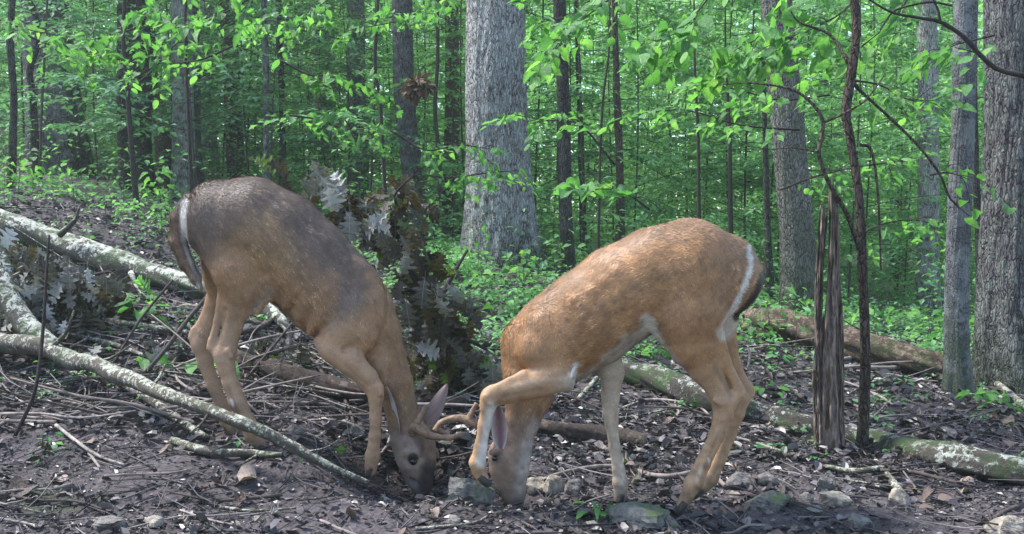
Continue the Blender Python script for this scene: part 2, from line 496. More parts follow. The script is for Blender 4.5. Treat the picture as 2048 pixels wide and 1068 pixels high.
def leaf_mesh(name, kind, mat, curl=.25, droop=.25, twist=.0, seed=0, edge=.04):
    rng = np.random.default_rng(seed)
    o = leaf_outline(kind); V = []; n = len(o)
    for sgn in (-1, 0, 1):
        for w, y in o:
            yy = y; w2 = w * (1 + rng.normal(0, .03)) * (1 - .12 * (sgn > 0) * rng.random())
            x = sgn * w2
            z = curl * (w2 * abs(sgn)) ** 1.5 * 1.6 - droop * y * y + rng.normal(0, edge) * (abs(sgn) > 0) * (w2 > .1)
            x, z = x * math.cos(twist * y) - z * math.sin(twist * y), x * math.sin(twist * y) + z * math.cos(twist * y)
            V.append((x, yy, z))
    Q = []; Tt = []
    for s_ in (0, 1):
        for i in range(n - 1):
            a, b = s_ * n + i, (s_ + 1) * n + i
            Q.append([b, b + 1, a + 1, a] if True else None)
    V = np.array(V); V[:, 1] -= 0
    # petiole
    st = [(0.008, 0, 0), (-.008, 0, 0), (-.006, -.22, .03), (.006, -.22, .03)]
    k = len(V); V = np.concatenate([V, st]); Q.append([k, k + 1, k + 2, k + 3])
    return mesh_np(name, V, np.array(Q), mat, True)

LT = {}   # cheap templates for massed leaves: verts, tris
LT['diamond'] = (np.array([(0, 0, 0), (-.26, .42, .06), (.26, .42, .06), (0, 1, -.12), (0, .45, 0)]), np.array([(0, 4, 1), (1, 4, 3), (0, 2, 4), (4, 2, 3)]))
LT['two'] = (np.array([(0, 0, 0), (-.3, .45, .05), (.3, .45, .05), (0, 1, -.1)]), np.array([(0, 2, 1), (1, 2, 3)]))
LT['oval'] = (np.array([(0, 0, 0), (-.22, .2, .05), (.22, .2, .05), (-.27, .55, .04), (.27, .55, .04), (0, 1, -.15), (0, .35, 0), (0, .7, -.04)]),
              np.array([(0, 6, 1), (0, 2, 6), (1, 6, 3), (2, 4, 6), (6, 7, 3), (6, 4, 7), (3, 7, 5), (4, 5, 7)]))
LT['maple'] = (np.array([(0, 0, 0), (-.42, .08, .06), (.42, .08, .06), (-.28, .25, .02), (.28, .25, .02), (-.5, .5, .05), (.5, .5, .05), (-.18, .5, 0), (.18, .5, 0), (0, 1, -.14), (0, .4, 0)]),
               np.array([(0, 10, 1), (1, 10, 3), (3, 10, 5), (5, 10, 7), (7, 10, 9), (0, 2, 10), (2, 4, 10), (4, 6, 10), (6, 8, 10), (8, 9, 10)]))
LT['curl'] = (np.array([(0, 0, 0), (-.28, .3, .22), (.3, .25, .10), (-.22, .75, .28), (.24, .7, .18), (0, 1, .1), (0, .45, -.02)]),
              np.array([(0, 6, 1), (0, 2, 6), (1, 6, 3), (2, 4, 6), (3, 6, 5), (6, 4, 5)]))
LT['chip'] = (np.array([(0, 0, 0), (.5, .1, .06), (.6, .6, .0), (.1, .7, .1), (.3, .35, .13)]), np.array([(0, 1, 4), (1, 2, 4), (2, 3, 4), (3, 0, 4)]))

def scatter_mesh(tpl, pos, dirs, nrm, size, tint):
    """one mesh out of N oriented copies of a small template"""
    V0, F0 = LT[tpl]
    d = dirs / (np.linalg.norm(dirs, axis=1)[:, None] + 1e-9)
    n = nrm - d * np.sum(nrm * d, 1)[:, None]; n /= np.linalg.norm(n, axis=1)[:, None] + 1e-9
    x = np.cross(d, n)
    B_ = np.stack([x, d, n], 1) * np.asarray(size)[:, None, None]
    V = pos[:, None, :] + np.einsum('vk,nkj->nvj', V0, B_)
    N = len(pos)
    F = (F0[None] + (np.arange(N) * len(V0))[:, None, None]).reshape(-1, 3)
    return V.reshape(-1, 3), F, np.repeat(tint, len(V0))

def rdir(n, rng, flat=.35):
    a = rng.random(n) * 2 * np.pi
    return np.stack([np.cos(a), np.sin(a), rng.normal(0, flat, n)], 1)

def spray(rng, start, d, L, nl, ls, droop=.25):
    """leaves in two rows along a drooping twig; returns pos, dir, normal, size and twig points"""
    d = d / np.linalg.norm(d)
    t = np.linspace(.12, 1, nl)
    side = np.cross(d, [0, 0, 1.]); side /= np.linalg.norm(side) + 1e-9
    up = np.cross(side, d)
    p = start + d * (t * L)[:, None] + np.array([0, 0, -1.]) * (droop * L * t * t)[:, None]
    sg = np.where(np.arange(nl) % 2, 1, -1)[:, None]
    ang = rng.uniform(.6, 1.1, nl)[:, None]
    ld = d * np.cos(ang) + side * sg * np.sin(ang) + rng.normal(0, .22, (nl, 3)) + np.array([0, 0, -.22])
    ln = up + rng.normal(0, .28, (nl, 3))
    sz = ls * rng.uniform(.65, 1.15, nl)
    return p, ld, ln, sz

def crown(seed, h0, h1, rad, nb, ls, tpl='diamond', leaves=9, curve=None, dens=1.0):
    """a layered understorey crown around the z axis between h0 and h1: leaf mesh arrays and limb geometry"""
    rng = np.random.default_rng(seed)
    P_, D_, N_, S_ = [], [], [], []; limbs = []
    for b in range(nb):
        f = (b + rng.random()) / nb
        z = h0 + (h1 - h0) * f
        az = b * 2.4 + rng.normal(0, .5)
        L = rad * rng.uniform(.45, 1.1) * (1 - .45 * f)
        d = np.array([math.cos(az), math.sin(az), rng.uniform(-.05, .45)])
        base = (curve(z) if curve else np.array([0, 0, 0.])) + np.array([0, 0, z])
        k = 5; tt = np.linspace(0, 1, k)
        bend = rng.normal(0, .12, 3)
        pts = base + d * (tt * L)[:, None] + (tt ** 2)[:, None] * (bend * L + np.array([0, 0, -.18 * L]))
        limbs.append((pts, np.linspace(.0045, .0012, k) * (.7 + rad * .3)))
        nt = max(4, int(L * 9 * dens))
        for q in range(nt):
            u = .2 + .8 * (q + rng.random()) / nt
            s0 = base + d * u * L + u * u * (bend * L + np.array([0, 0, -.18 * L]))
            a2 = az + (1 if q % 2 else -1) * rng.uniform(.4, 1.2)
            dd = np.array([math.cos(a2), math.sin(a2), rng.uniform(-.15, .2)])
            p, ld, ln, sz = spray(rng, s0, dd, L * rng.uniform(.22, .42), leaves, ls)
            P_.append(p); D_.append(ld); N_.append(ln); S_.append(sz)
    pos = np.concatenate(P_); n = len(pos)
    tint = np.clip(rng.normal(.5, .22, n) + .25 * np.repeat(rng.normal(0, 1, len(P_)), leaves) * .5, 0, 1)
    return scatter_mesh(tpl, pos, np.concatenate(D_), np.concatenate(N_), np.concatenate(S_), tint), limbs

def limbs_mesh(limbs, seg=4, n=2):
    return join([tube(p, r, seg, n, 0, 0, False) for p, r in limbs])

# ------------------------------------------------------------------ large trees: real trunks, furrowed near the camera
def trunk_geo(pts, r, seg, n, furrow, seed, flare=True, freq=22):
    """pts world, bottom first"""
    pts, r = smooth_path(pts, r, n)
    m = len(pts); V = []
    L = np.concatenate([[0], np.cumsum(np.linalg.norm(np.diff(pts, axis=0), axis=1))])
    ang = np.arange(seg) / seg * 2 * np.pi
    X, Y = np.cos(ang), np.sin(ang)
    for i in range(m):
        rr = r[i] * np.ones(seg)
        if flare:
            e = math.exp(-L[i] / (r[0] * 2.2))
            lob = 1 + .35 * np.cos(ang * 4 + seed) + .25 * np.cos(ang * 7 + 2 * seed)
            rr = rr * (1 + .42 * e * lob)
        rr = rr * (1 + .05 * fbm(X * 1.2 + seed, Y * 1.2 + L[i] * .8, 1., 3, seed))
        if furrow:
            w = fbm(X * 1.3 + seed, Y * 1.3 + L[i] * 1.1, 1.6, 2, seed + 5) * 1.2
            u_ = (ang / (2 * np.pi)) * freq + w * 2.2
            rid = np.abs(fbm(np.cos(ang) * r[i] * 60 + w * 3, np.sin(ang) * r[i] * 60 + L[i] * 3.5, 1., 2, seed + 9))
            rr = rr + furrow * (np.clip(rid * 3.0, 0, 1) - .5)
        V.append(np.stack([pts[i][0] + rr * X, pts[i][1] + rr * Y, np.full(seg, pts[i][2])], 1))
    V = np.concatenate(V)
    i, j = np.meshgrid(np.arange(m - 1), np.arange(seg), indexing='ij'); j2 = (j + 1) % seg
    Q = np.stack([i * seg + j, i * seg + j2, (i + 1) * seg + j2, (i + 1) * seg + j], -1).reshape(-1, 4)
    return V, Q

def big_tree(name, label, cat, px0, py0, D, wpx, pxtop, mat, furrow=0., group=None, seed=1, ytop=-700, seg=None, n=None, mid=None, crown_at=False):
    """px0,py0 foot of the trunk in the picture at distance D; pxtop = where its axis leaves the top of the picture"""
    r0 = wpx / 2 / FPX * D
    foot = P(px0, py0, D); foot[2] = Hs(foot[0], foot[1]) - .04
    top = P(pxtop, 0, D)
    ax = (top - foot); ax = ax / ax[2]
    rng = np.random.default_rng(seed)
    hh = max(7.5, (top[2] - foot[2]) * 1.25)
    zs = np.array([0, .08, .2, .4, .6, .8, 1.0]) * hh
    pts = []; rr = []
    for z in zs:
        p = foot + ax * z
        if 0 < z < hh: p = p + np.array([rng.normal(0, .012 * D / 6), rng.normal(0, .02), 0]) * (z > .3)
        pts.append(p); rr.append(r0 * (1.04 - .30 * z / hh))
    seg = seg or (140 if furrow else 22); n = n or (34 if furrow else 6)
    V, Q = trunk_geo(pts, rr, seg, n, furrow, seed)
    root = thing(name, label, cat, foot, group)
    obj("trunk", mesh_np("trunk", V - foot, Q, M[mat], True), root)
    if crown_at:
        # limbs and leaves high above, the canopy this trunk carries
        (CV, CF, ct), limbs = crown(seed + 50, hh * .62, hh * 1.0, 2.0 if r0 < .12 else 2.8, 9, .13, 'two', 7, dens=.5)
        off = pts[-1] - foot; off = np.array([off[0], off[1], 0])
        obj("crown", mesh_np("crown", CV + off, CF, M['leaf_bg'], False, {"tint": ct}), root)["kind"] = "stuff"
    return root, foot

NAME = "forest_tree"
big = [
 ("largest pale grey furrowed trunk between the two deer, moss at its foot", 1004, 522, 9.0, 118, 988, 'bark_pale', .017, 2),
 ("broad two-toned trunk at the far left with rough pale bark patch", 118, 318, 12.5, 92, 88, 'bark_grey', .012, 3),
 ("wide dark grey trunk left of the two-toned pair behind the grey-backed deer", 283, 345, 11.0, 46, 268, 'bark_dark', .008, 4),
 ("narrow dark trunk touching the wide dark grey trunk on its left side", 254, 345, 10.6, 24, 244, 'bark_dark', 0, 5),
 ("dark trunk just left of the light barked trunk above the grey-backed deer", 326, 345, 12.2, 30, 300, 'bark_brown', 0, 6),
 ("light barked upright trunk above the rump of the grey-backed deer", 368, 388, 11.0, 42, 366, 'bark_pale', .007, 7),
 ("dark trunk pressed against the light barked one above the grey-backed deer", 397, 388, 11.3, 32, 388, 'bark_grey', .006, 8),
 ("faint pale trunk right of the light and dark pair", 426, 368, 15, 30, 412, 'bark_pale', 0, 9),
 ("brownish trunk leaning slightly left above the back of the grey-backed deer", 481, 360, 13.5, 34, 456, 'bark_brown', 0, 10),
 ("hazy grey trunk above the silver oak leaves", 652, 405, 15.5, 44, 640, 'bark_grey', 0, 12),
 ("second hazy grey trunk left of the trunk with the hanging leaf clump", 712, 420, 13, 38, 706, 'bark_grey', 0, 13),
 ("grey trunk behind the hanging clump of dead leaves", 829, 425, 11, 42, 808, 'bark_grey', .006, 14),
 ("slim grey trunk just left of the largest pale trunk", 905, 445, 13.5, 30, 900, 'bark_brown', 0, 15),
 ("dark slim trunk leaning left, right of the largest pale trunk", 1142, 515, 8.6, 26, 1112, 'bark_dark', 0, 16),
 ("mottled mossy trunk behind the broken snag", 1602, 630, 8.0, 64, 1558, 'bark_mossy', .007, 17),
 ("faint silvery trunk seen through leaves between snag and right edge", 1858, 650, 10.5, 42, 1846, 'bark_pale', 0, 18),
 ("smooth grey trunk with a dark streak, left of the trunk at the right edge", 1916, 792, 5.2, 45, 1926, 'bark_smooth', .004, 19),
 ("thick furrowed grey trunk cut by the right edge", 2040, 782, 5.6, 128, 2030, 'bark_grey', .010, 20),
]
for (lab, x0, y0, D, w, xt, mt, fu, sd_) in big:
    rt, ft = big_tree(NAME, lab, "tree", x0, y0, D, w, xt, mt, fu, None, sd_)
    if "largest" in lab: BIGC = rt

def stem_tree(name, label, cat, pts_px, mat, group=None, seg=10, rough=.12, n=6, limbs=(), seed=1, crown_spec=None, name_limb="limb"):
    """thin tree through picture points (px, py, D, width_px); first one is its foot"""
    pts = [P(a, b, c) for a, b, c, w in pts_px]
    foot = pts[0].copy(); foot[2] = Hs(foot[0], foot[1]) - .03; pts[0] = foot
    r = [w / 2 / FPX * c for a, b, c, w in pts_px]
    r[0] *= 1.25
    root = thing(name, label, cat, foot, group)
    V, Q, T = tube(pts, r, seg, n, rough, seed)
    obj("trunk", mesh_np("trunk", V - foot, [Q, T], M[mat], True), root)
    for lm in limbs:
        lp = [P(a, b, c) for a, b, c, w in lm]; lr = [w / 2 / FPX * c for a, b, c, w in lm]
        V, Q, T = tube(lp, lr, 6, 5, .15, seed)
        obj(name_limb, mesh_np(name_limb, V - foot, [Q, T], M[mat], True), root)
    return root, foot

stem_tree("sapling", "crooked bare-stemmed young tree standing right of the broken snag", "tree",
    [(1722, 915, 4.3, 30), (1726, 860, 4.3, 23), (1731, 700, 4.3, 21), (1724, 520, 4.3, 19), (1718, 400, 4.3, 18), (1703, 290, 4.3, 17), (1692, 225, 4.3, 19), (1702, 150, 4.3, 19), (1712, 60, 4.3, 18), (1704, -80, 4.3, 16), (1700, -400, 4.3, 12)],
    'bark_brown', limbs=[
     [(1718, 500, 4.3, 9), (1695, 430, 4.25, 10), (1662, 375, 4.2, 9), (1643, 330, 4.2, 9), (1638, 300, 4.2, 8), (1646, 245, 4.2, 8), (1622, 205, 4.2, 7), (1580, 178, 4.2, 5), (1500, 166, 4.2, 3), (1440, 170, 4.2, 2)],
     [(1645, 246, 4.2, 5), (1690, 226, 4.15, 5), (1733, 198, 4.1, 4), (1772, 146, 4.1, 2.5)],
     [(1700, 160, 4.3, 8), (1735, 195, 4.35, 6), (1790, 245, 4.4, 6), (1842, 298, 4.4, 5), (1880, 350, 4.4, 5), (1900, 396, 4.4, 4), (1938, 432, 4.4, 2)],
     [(1720, 290, 4.3, 7), (1742, 300, 4.3, 6), (1755, 375, 4.3, 5), (1760, 480, 4.3, 4), (1762, 540, 4.3, 3)],
     [(1638, 305, 4.2, 4), (1590, 296, 4.2, 3), (1540, 298, 4.2, 2.5), (1480, 290, 4.2, 1.5)],
     [(1700, 130, 4.3, 8), (1660, 70, 4.4, 6), (1600, 45, 4.4, 4), (1580, 20, 4.4, 3)]])
stem_tree("sapling", "thin dark stem rising in front of the light barked trunk", "tree",
    [(385, 400, 8.5, 7), (377, 240, 8.5, 6), (372, 120, 8.5, 6), (371, 0, 8.5, 5), (372, -120, 8.5, 4)], 'twig_dark')
stem_tree("sapling", "thin dark stem forking in front of the narrow dark trunk on the left", "tree",
    [(275, 400, 8.2, 10), (262, 280, 8.2, 10), (254, 170, 8.2, 9), (246, 60, 8.2, 8), (255, -60, 8.2, 6)], 'twig_dark',
    limbs=[[(252, 185, 8.2, 5), (300, 145, 8.2, 4), (340, 100, 8.2, 3), (372, 68, 8.2, 2)]])
stem_tree("sapling", "straight thin grey tree right of the brownish leaning trunk", "tree",
    [(531, 365, 10, 13), (532, 250, 10, 12), (531, 100, 10, 12), (526, -60, 10, 11)], 'bark_grey')
stem_tree("sapling", "thin dark tree right of the straight thin grey one", "tree",
    [(566, 370, 12, 14), (565, 250, 12, 12), (560, 100, 12, 12), (556, -60, 12, 11)], 'bark_dark')
stem_tree("sapling", "wavy slender stem rising above the silver oak leaves", "tree",
    [(778, 400, 7.8, 9), (768, 340, 7.8, 8), (760, 200, 7.8, 7), (750, 130, 7.8, 7), (756, 0, 7.8, 6), (757, -100, 7.8, 5)], 'twig_dark',
    limbs=[[(766, 295, 7.8, 5), (715, 270, 7.7, 4), (690, 240, 7.6, 3)]])
stem_tree("sapling", "thin paired stem standing left above the tan deer's back", "tree",
    [(1241, 470, 10, 17), (1240, 350, 10, 16), (1234, 200, 10, 15), (1232, 130, 10, 13), (1228, -60, 10, 10)], 'bark_brown')
for lab, pts in (("slim stem close beside the dark slim leaning trunk", [(1168, 470, 11, 12), (1162, 300, 11, 12), (1156, 120, 11, 10), (1150, -60, 11, 8)]),
                 ("thin upright stem above the middle of the tan deer's back", [(1402, 440, 8, 8), (1397, 330, 8, 7), (1396, 260, 8, 7), (1390, 150, 8, 5), (1388, 0, 8, 4)]),
                 ("thin dark stem above the hips of the tan deer", [(1465, 465, 8.2, 9), (1460, 330, 8.2, 8), (1460, 270, 8.2, 6), (1452, 120, 8.2, 4), (1450, 0, 8.2, 3)]),
                 ("hair-thin stem just left of the paired stem over the tan deer", [(1195, 470, 8.2, 6), (1200, 330, 8.2, 5), (1206, 200, 8.2, 5), (1218, 100, 8.2, 4), (1220, 0, 8.2, 3)]),
                 ("dark stem behind the tail of the tan deer", [(1540, 590, 9, 18), (1536, 480, 9, 15), (1534, 400, 9, 12), (1528, 200, 9, 10), (1525, -40, 9, 8)]),
                 ("slim dark tree between smooth grey trunk and right edge trunk", [(1962, 650, 8, 16), (1958, 500, 8, 14), (1950, 300, 8, 14), (1945, 0, 8, 12), (1945, -100, 8, 12)]),
                 ("leaning dark stem in front of the left edge foliage", [(20, 300, 9, 14), (28, 200, 9, 14), (20, 80, 9, 14), (30, -60, 9, 12)]),
                 ("bent dark vine-like stem on the broad two-toned trunk", [(72, 260, 10.5, 16), (66, 200, 10.5, 14), (60, 140, 10.5, 13), (76, 60, 10.5, 12), (40, -60, 10.5, 11)]),
                 ("slim dark stem right of the grey trunk with the leaf clump", [(868, 430, 10, 9), (880, 340, 10, 8), (870, 220, 10, 8), (876, 100, 10, 7), (872, -60, 10, 6)])):
    stem_tree("sapling", lab, "tree", pts, 'twig_dark' if pts[0][3] < 12 else 'bark_dark')

# ------------------------------------------------------------------ understorey saplings with layered crowns (shared meshes)
CR = []
for k in range(7):
    ls = (.085, .095, .08, .10, .075, .09, .085)[k]
    (V, F, ti), lb = crown(100 + k, .5, 4.6, 1.5 + .2 * (k % 3), 26, ls, 'diamond', 10)
    LV, LF = limbs_mesh(lb)
    zs = np.linspace(0, 4.8, 8)
    tr = tube([np.array([.05 * math.sin(z + k), .05 * math.cos(z * 1.3 + k), z]) for z in zs], np.linspace(.013, .004, 8), 6, 2, .1, k)
    CR.append((mesh_np("crown", V, F, None, False, {"tint": ti}), mesh_np("limbs", LV, LF, M['twig'], True), mesh_np("trunk", tr[0], [tr[1], tr[2]], M['twig'], True)))
CRM = {}
def crown_mesh(k, mat):
    if (k, mat) not in CRM:
        me = CR[k][0].copy(); me.materials.append(M[mat]); CRM[k, mat] = me
    return CRM[k, mat]
def sapling(x, y, k, s, rot, mat, label, group):
    z = Hs(x, y)
    r = thing("sapling", label, "tree", (x, y, z - .03), group)
    r.rotation_euler = (0, 0, rot); r.scale = (s, s, s)
    o = obj("crown", crown_mesh(k, mat), r); o["kind"] = "stuff"
    obj("limbs", CR[k][1], r)["kind"] = "stuff"; obj("trunk", CR[k][2], r)
rng = np.random.default_rng(21)
zones = [  # px range, D range, count, material, label, group, scale
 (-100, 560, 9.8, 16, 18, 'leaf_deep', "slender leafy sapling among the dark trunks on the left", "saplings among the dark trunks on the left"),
 (440, 960, 9.8, 16, 16, 'leaf', "slender leafy sapling in the wood behind the grey-backed deer", "saplings in the wood behind the grey-backed deer"),
 (1060, 1580, 10, 16, 16, 'leaf', "slender leafy sapling in the wood behind the tan deer", "saplings in the wood behind the tan deer"),
 (1560, 2150, 10, 16, 15, 'leaf', "slender leafy sapling in the wood behind the broken snag", "saplings in the wood behind the broken snag"),
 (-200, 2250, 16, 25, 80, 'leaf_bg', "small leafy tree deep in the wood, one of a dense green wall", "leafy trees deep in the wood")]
for a, b, d0, d1, n, mt, lab, grp in zones:
    for i in range(n):
        D = d0 + (d1 - d0) * rng.random()
        px = a + (b - a) * (i + rng.random()) / n
        if 900 < px < 1090 and D < 10.5: D = 11.5
        q = P(px, 500, D)
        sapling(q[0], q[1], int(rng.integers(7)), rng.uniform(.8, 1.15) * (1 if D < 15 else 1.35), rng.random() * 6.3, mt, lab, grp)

# the far wood: one mass of leaves and trunks nobody could count
def far_wood():
    rng = np.random.default_rng(5)
    n = 90000
    D = rng.uniform(22, 48, n)
    X = rng.uniform(-.72, .72, n) * D
    hz = rng.random(n) ** 1.0 * (D * .30 + 1.0)
    # clump the leaves into layers
    cx = np.round(X / 1.3) ; cl = hash2(cx.astype(int), np.round(D / 1.6).astype(int), 4)
    lay = np.round(hz / .45 + cl) * .45 - cl * .45
    Z = lay + rng.normal(0, .10, n)
    Z = H(X, D, False) + np.maximum(Z, .05)
    pos = np.stack([X, D, Z], 1)
    V, F, t = scatter_mesh('two', pos, rdir(n, rng), np.array([0, 0, 1.]) + rng.normal(0, .45, (n, 3)), rng.uniform(.14, .26, n), np.clip(rng.normal(.55, .25, n), 0, 1))
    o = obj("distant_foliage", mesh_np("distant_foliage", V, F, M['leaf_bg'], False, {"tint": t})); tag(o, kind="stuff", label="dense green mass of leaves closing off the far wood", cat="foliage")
    n = 78000
    D = rng.uniform(48, 58, n); X = rng.uniform(-.68, .68, n) * D; z = rng.random(n) * 17
    V, F, t = scatter_mesh('two', np.stack([X, D, H(X, D, False) + z], 1), rdir(n, rng, .5), rng.normal(0, 1, (n, 3)) + np.array([0, 0, .6]), rng.uniform(.28, .48, n), np.clip(rng.normal(.6, .25, n), 0, 1))
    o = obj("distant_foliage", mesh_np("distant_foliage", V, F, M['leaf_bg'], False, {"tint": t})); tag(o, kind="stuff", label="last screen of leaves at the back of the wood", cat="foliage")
    parts = []
    for k in range(46):
        d = rng.uniform(20, 46); x = rng.uniform(-.62, .62) * d
        z = Hs(x, d); r = rng.uniform(.05, .26)
        lean = rng.normal(0, .35, 2)
        parts.append(tube([np.array([x, d, z - .1]), np.array([x + lean[0] * .4, d, z + 4]), np.array([x + lean[0], d + lean[1], z + 15])], [r * 1.1, r * .95, r * .7], 8, 3, .1, k))
    V, F = join(parts)
    tag(obj("distant_trunks", mesh_np("distant_trunks", V, F, M['bark_grey'], True)), kind="stuff", label="uncounted grey trunks of the far wood", cat="woods")
far_wood()


def haze():
    V = np.array([(x, y, z) for x in (-72, 72) for y in (-6, 112) for z in (-12, 30)], float)
    F = np.array([(0, 1, 3, 2), (4, 6, 7, 5), (0, 4, 5, 1), (2, 3, 7, 6), (0, 2, 6, 4), (1, 5, 7, 3)])
    t = NT("haze"); pv = t.n('VolumePrincipled'); t.set(pv, 'Color', (.85, .95, .90)); t.set(pv, 'Density', .0021); t.set(pv, 'Anisotropy', .3)
    o = t.n('OutputMaterial'); t.t.links.new(pv.outputs[0], o.inputs['Volume'])
    tag(obj("haze", mesh_np("haze", V, F, t.m)), kind="stuff")
haze()
# ------------------------------------------------------------------ deer (smooth union of tapered limbs -> one continuous skin)
def surface_nets(F, org, vox):
    ins = F < 0
    nx, ny, nz = F.shape
    c = np.zeros((nx - 1, ny - 1, nz - 1), np.uint8)
    offs = [(a, b, d) for a in (0, 1) for b in (0, 1) for d in (0, 1)]
    for a, b, d in offs:
        c += ins[a:nx - 1 + a, b:ny - 1 + b, d:nz - 1 + d]
    act = (c > 0) & (c < 8)
    idx = -np.ones(act.shape, np.int32)
    ac = np.argwhere(act); idx[act] = np.arange(len(ac))
    val = {o: F[ac[:, 0] + o[0], ac[:, 1] + o[1], ac[:, 2] + o[2]] for o in offs}
    acc = np.zeros((len(ac), 3)); cnt = np.zeros(len(ac))
    for o in offs:
        for ax in range(3):
            if o[ax]: continue
            p = list(o); p[ax] = 1; p = tuple(p)
            a, b = val[o], val[p]
            m = (a < 0) != (b < 0)
            t = a[m] / (a[m] - b[m])
            q = np.tile(np.array(o, float), (m.sum(), 1)); q[:, ax] += t
            acc[m] += q; cnt[m] += 1
    V = org + vox * (ac + acc / cnt[:, None])
    Fs = []
    for ax in range(3):
        b, d = [(1, 2), (2, 0), (0, 1)][ax]
        A = ins; sl0 = [slice(None)] * 3; sl1 = [slice(None)] * 3
        sl0[ax] = slice(0, -1); sl1[ax] = slice(1, None)
        ch = A[tuple(sl0)] != A[tuple(sl1)]
        e = np.argwhere(ch)
        e = e[(e[:, b] > 0) & (e[:, d] > 0) & (e[:, b] < F.shape[b] - 1) & (e[:, d] < F.shape[d] - 1)]
        eb = np.zeros(3, int); eb[b] = 1; ed = np.zeros(3, int); ed[d] = 1
        q = [idx[tuple((e - eb - ed).T)], idx[tuple((e - ed).T)], idx[tuple(e.T)], idx[tuple((e - eb).T)]]
        q = np.stack(q, 1)
        flip = ~A[tuple(e.T)]
        q[flip] = q[flip][:, ::-1]
        Fs.append(q)
    return V, np.concatenate(Fs)

class Body:
    def __init__(s, D): s.D = D; s.S = FPX / D; s.pr = []
    def w(s, px, py, v=0.0): return P(px, py, s.D + v)
    def add(s, pts, f=.9, k=.02, sub=False, hair=1.0):
        """pts: (px, py, v, r_px)"""
        A = np.array([s.w(p[0], p[1], p[2]) for p in pts]); r = np.array([p[3] / s.S * (1 + p[2] / s.D) for p in pts])
        s.pr.append((A, r, f, k, sub, hair))
    def segs(s, Q, pr):
        A, r, f, k, sub, hair = pr
        sc = np.array([1, 1 / f, 1]).astype(np.float32)
        q = Q * sc; best = None
        for i in range(max(1, len(A) - 1)):
            a = (A[i] * sc).astype(np.float32)
            b = (A[min(i + 1, len(A) - 1)] * sc).astype(np.float32)
            ab = b - a; L = float(ab @ ab) + 1e-9
            pa = q - a
            t = np.clip((pa @ ab) / L, 0, 1)
            d = np.linalg.norm(pa - t[..., None] * ab, axis=-1) - (r[i] + (r[min(i + 1, len(A) - 1)] - r[i]) * t)
            if best is None: best = d
            else:
                kk = .012
                h = np.clip(.5 + .5 * (d - best) / kk, 0, 1)
                best = d * (1 - h) + best * h - kk * h * (1 - h)
        return best
    def mesh(s, vox=.0052):
        allp = np.concatenate([p[0] for p in s.pr]); mr = .2
        lo = allp.min(0) - mr; hi = allp.max(0) + mr
        n = np.ceil((hi - lo) / vox).astype(int)
        F = np.ones(n, np.float32)
        ax = [(lo[i] + vox * np.arange(n[i])).astype(np.float32) for i in range(3)]
        for pr in s.pr:
            A, r, f, k, sub, hair = pr
            m = r.max() * 1.05 + k + 3 * vox
            mm = np.array([m, m * max(f, .6), m])
            i0 = np.maximum(0, ((A.min(0) - mm - lo) / vox).astype(int)); i1 = np.minimum(n, ((A.max(0) + mm - lo) / vox).astype(int) + 1)
            X, Y, Z = np.meshgrid(ax[0][i0[0]:i1[0]], ax[1][i0[1]:i1[1]], ax[2][i0[2]:i1[2]], indexing='ij')
            d = s.segs(np.stack([X, Y, Z], -1), pr)
            sl = tuple(slice(i0[i], i1[i]) for i in range(3))
            a = F[sl]
            if sub:
                h = np.clip(.5 - .5 * (a + d) / k, 0, 1)
                F[sl] = a * (1 - h) + (-d) * h + k * h * (1 - h)
            else:
                h = np.clip(.5 + .5 * (d - a) / k, 0, 1)
                F[sl] = d * (1 - h) + a * h - k * h * (1 - h)
        return surface_nets(F, lo, vox)
    def flow(s, V):
        acc = np.zeros_like(V); hw = np.zeros(len(V)); ws = np.zeros(len(V))
        for A, r, f, k, sub, hair in s.pr:
            if sub: continue
            for i in range(len(A) - 1):
                a, b = A[i], A[i + 1]; ab = b - a; L = np.linalg.norm(ab) + 1e-9
                t = np.clip(((V - a) @ ab) / L ** 2, 0, 1)
                d = np.linalg.norm(V - a - t[:, None] * ab, axis=1) / (r[i] + (r[i + 1] - r[i]) * t)
                w = np.exp(-4 * d * d) + 1e-9
                acc += w[:, None] * (ab / L); hw += w * hair; ws += w
        return acc / (np.linalg.norm(acc, axis=1)[:, None] + 1e-9), hw / ws

def seg_dist(x, y, pts):
    best = np.full(x.shape, 1e9)
    for (x0, y0), (x1, y1) in zip(pts[:-1], pts[1:]):
        dx, dy = x1 - x0, y1 - y0
        t = np.clip(((x - x0) * dx + (y - y0) * dy) / (dx * dx + dy * dy + 1e-9), 0, 1)
        best = np.minimum(best, np.hypot(x - x0 - t * dx, y - y0 - t * dy))
    return best

def sstep(a, b, x):
    t = np.clip((x - a) / (b - a), 0, 1); return t * t * (3 - 2 * t)

def mat_coat(name, fur=False):
    t = NT(name)
    c = t.attr("col", 'Color')
    v = t.coord()
    if fur:
        return t.out(c, .52, None, .38, .10, c, .0)
    n = t.noise(v, 90, 4, .7)
    col = t.mix(t.ramp(n, [(.3, .35), (.7, 0.)]), c, t.mix(1., c, (.35, .33, .32), 'MULTIPLY'))
    return t.out(col, .6, t.bump(n, .35, .004), .3)
M['coat'] = mat_coat("coat"); M['fur'] = mat_coat("fur", True)
M['hoof'] = mat_plain("hoof", (.018, .015, .013), (.05, .042, .036), 40, .6)
M['antler'] = mat_plain("antler_velvet", (.085, .05, .03), (.30, .20, .13), 45, .75, .2, .7, .005)
t_ = NT("eye"); M['eye'] = t_.out((.008, .005, .004), .22, None, .5)
t_ = NT("ear_skin"); M['ear'] = t_.out(t_.attr("col", 'Color'), .7, None, .2, .2, t_.attr("col", 'Color'))

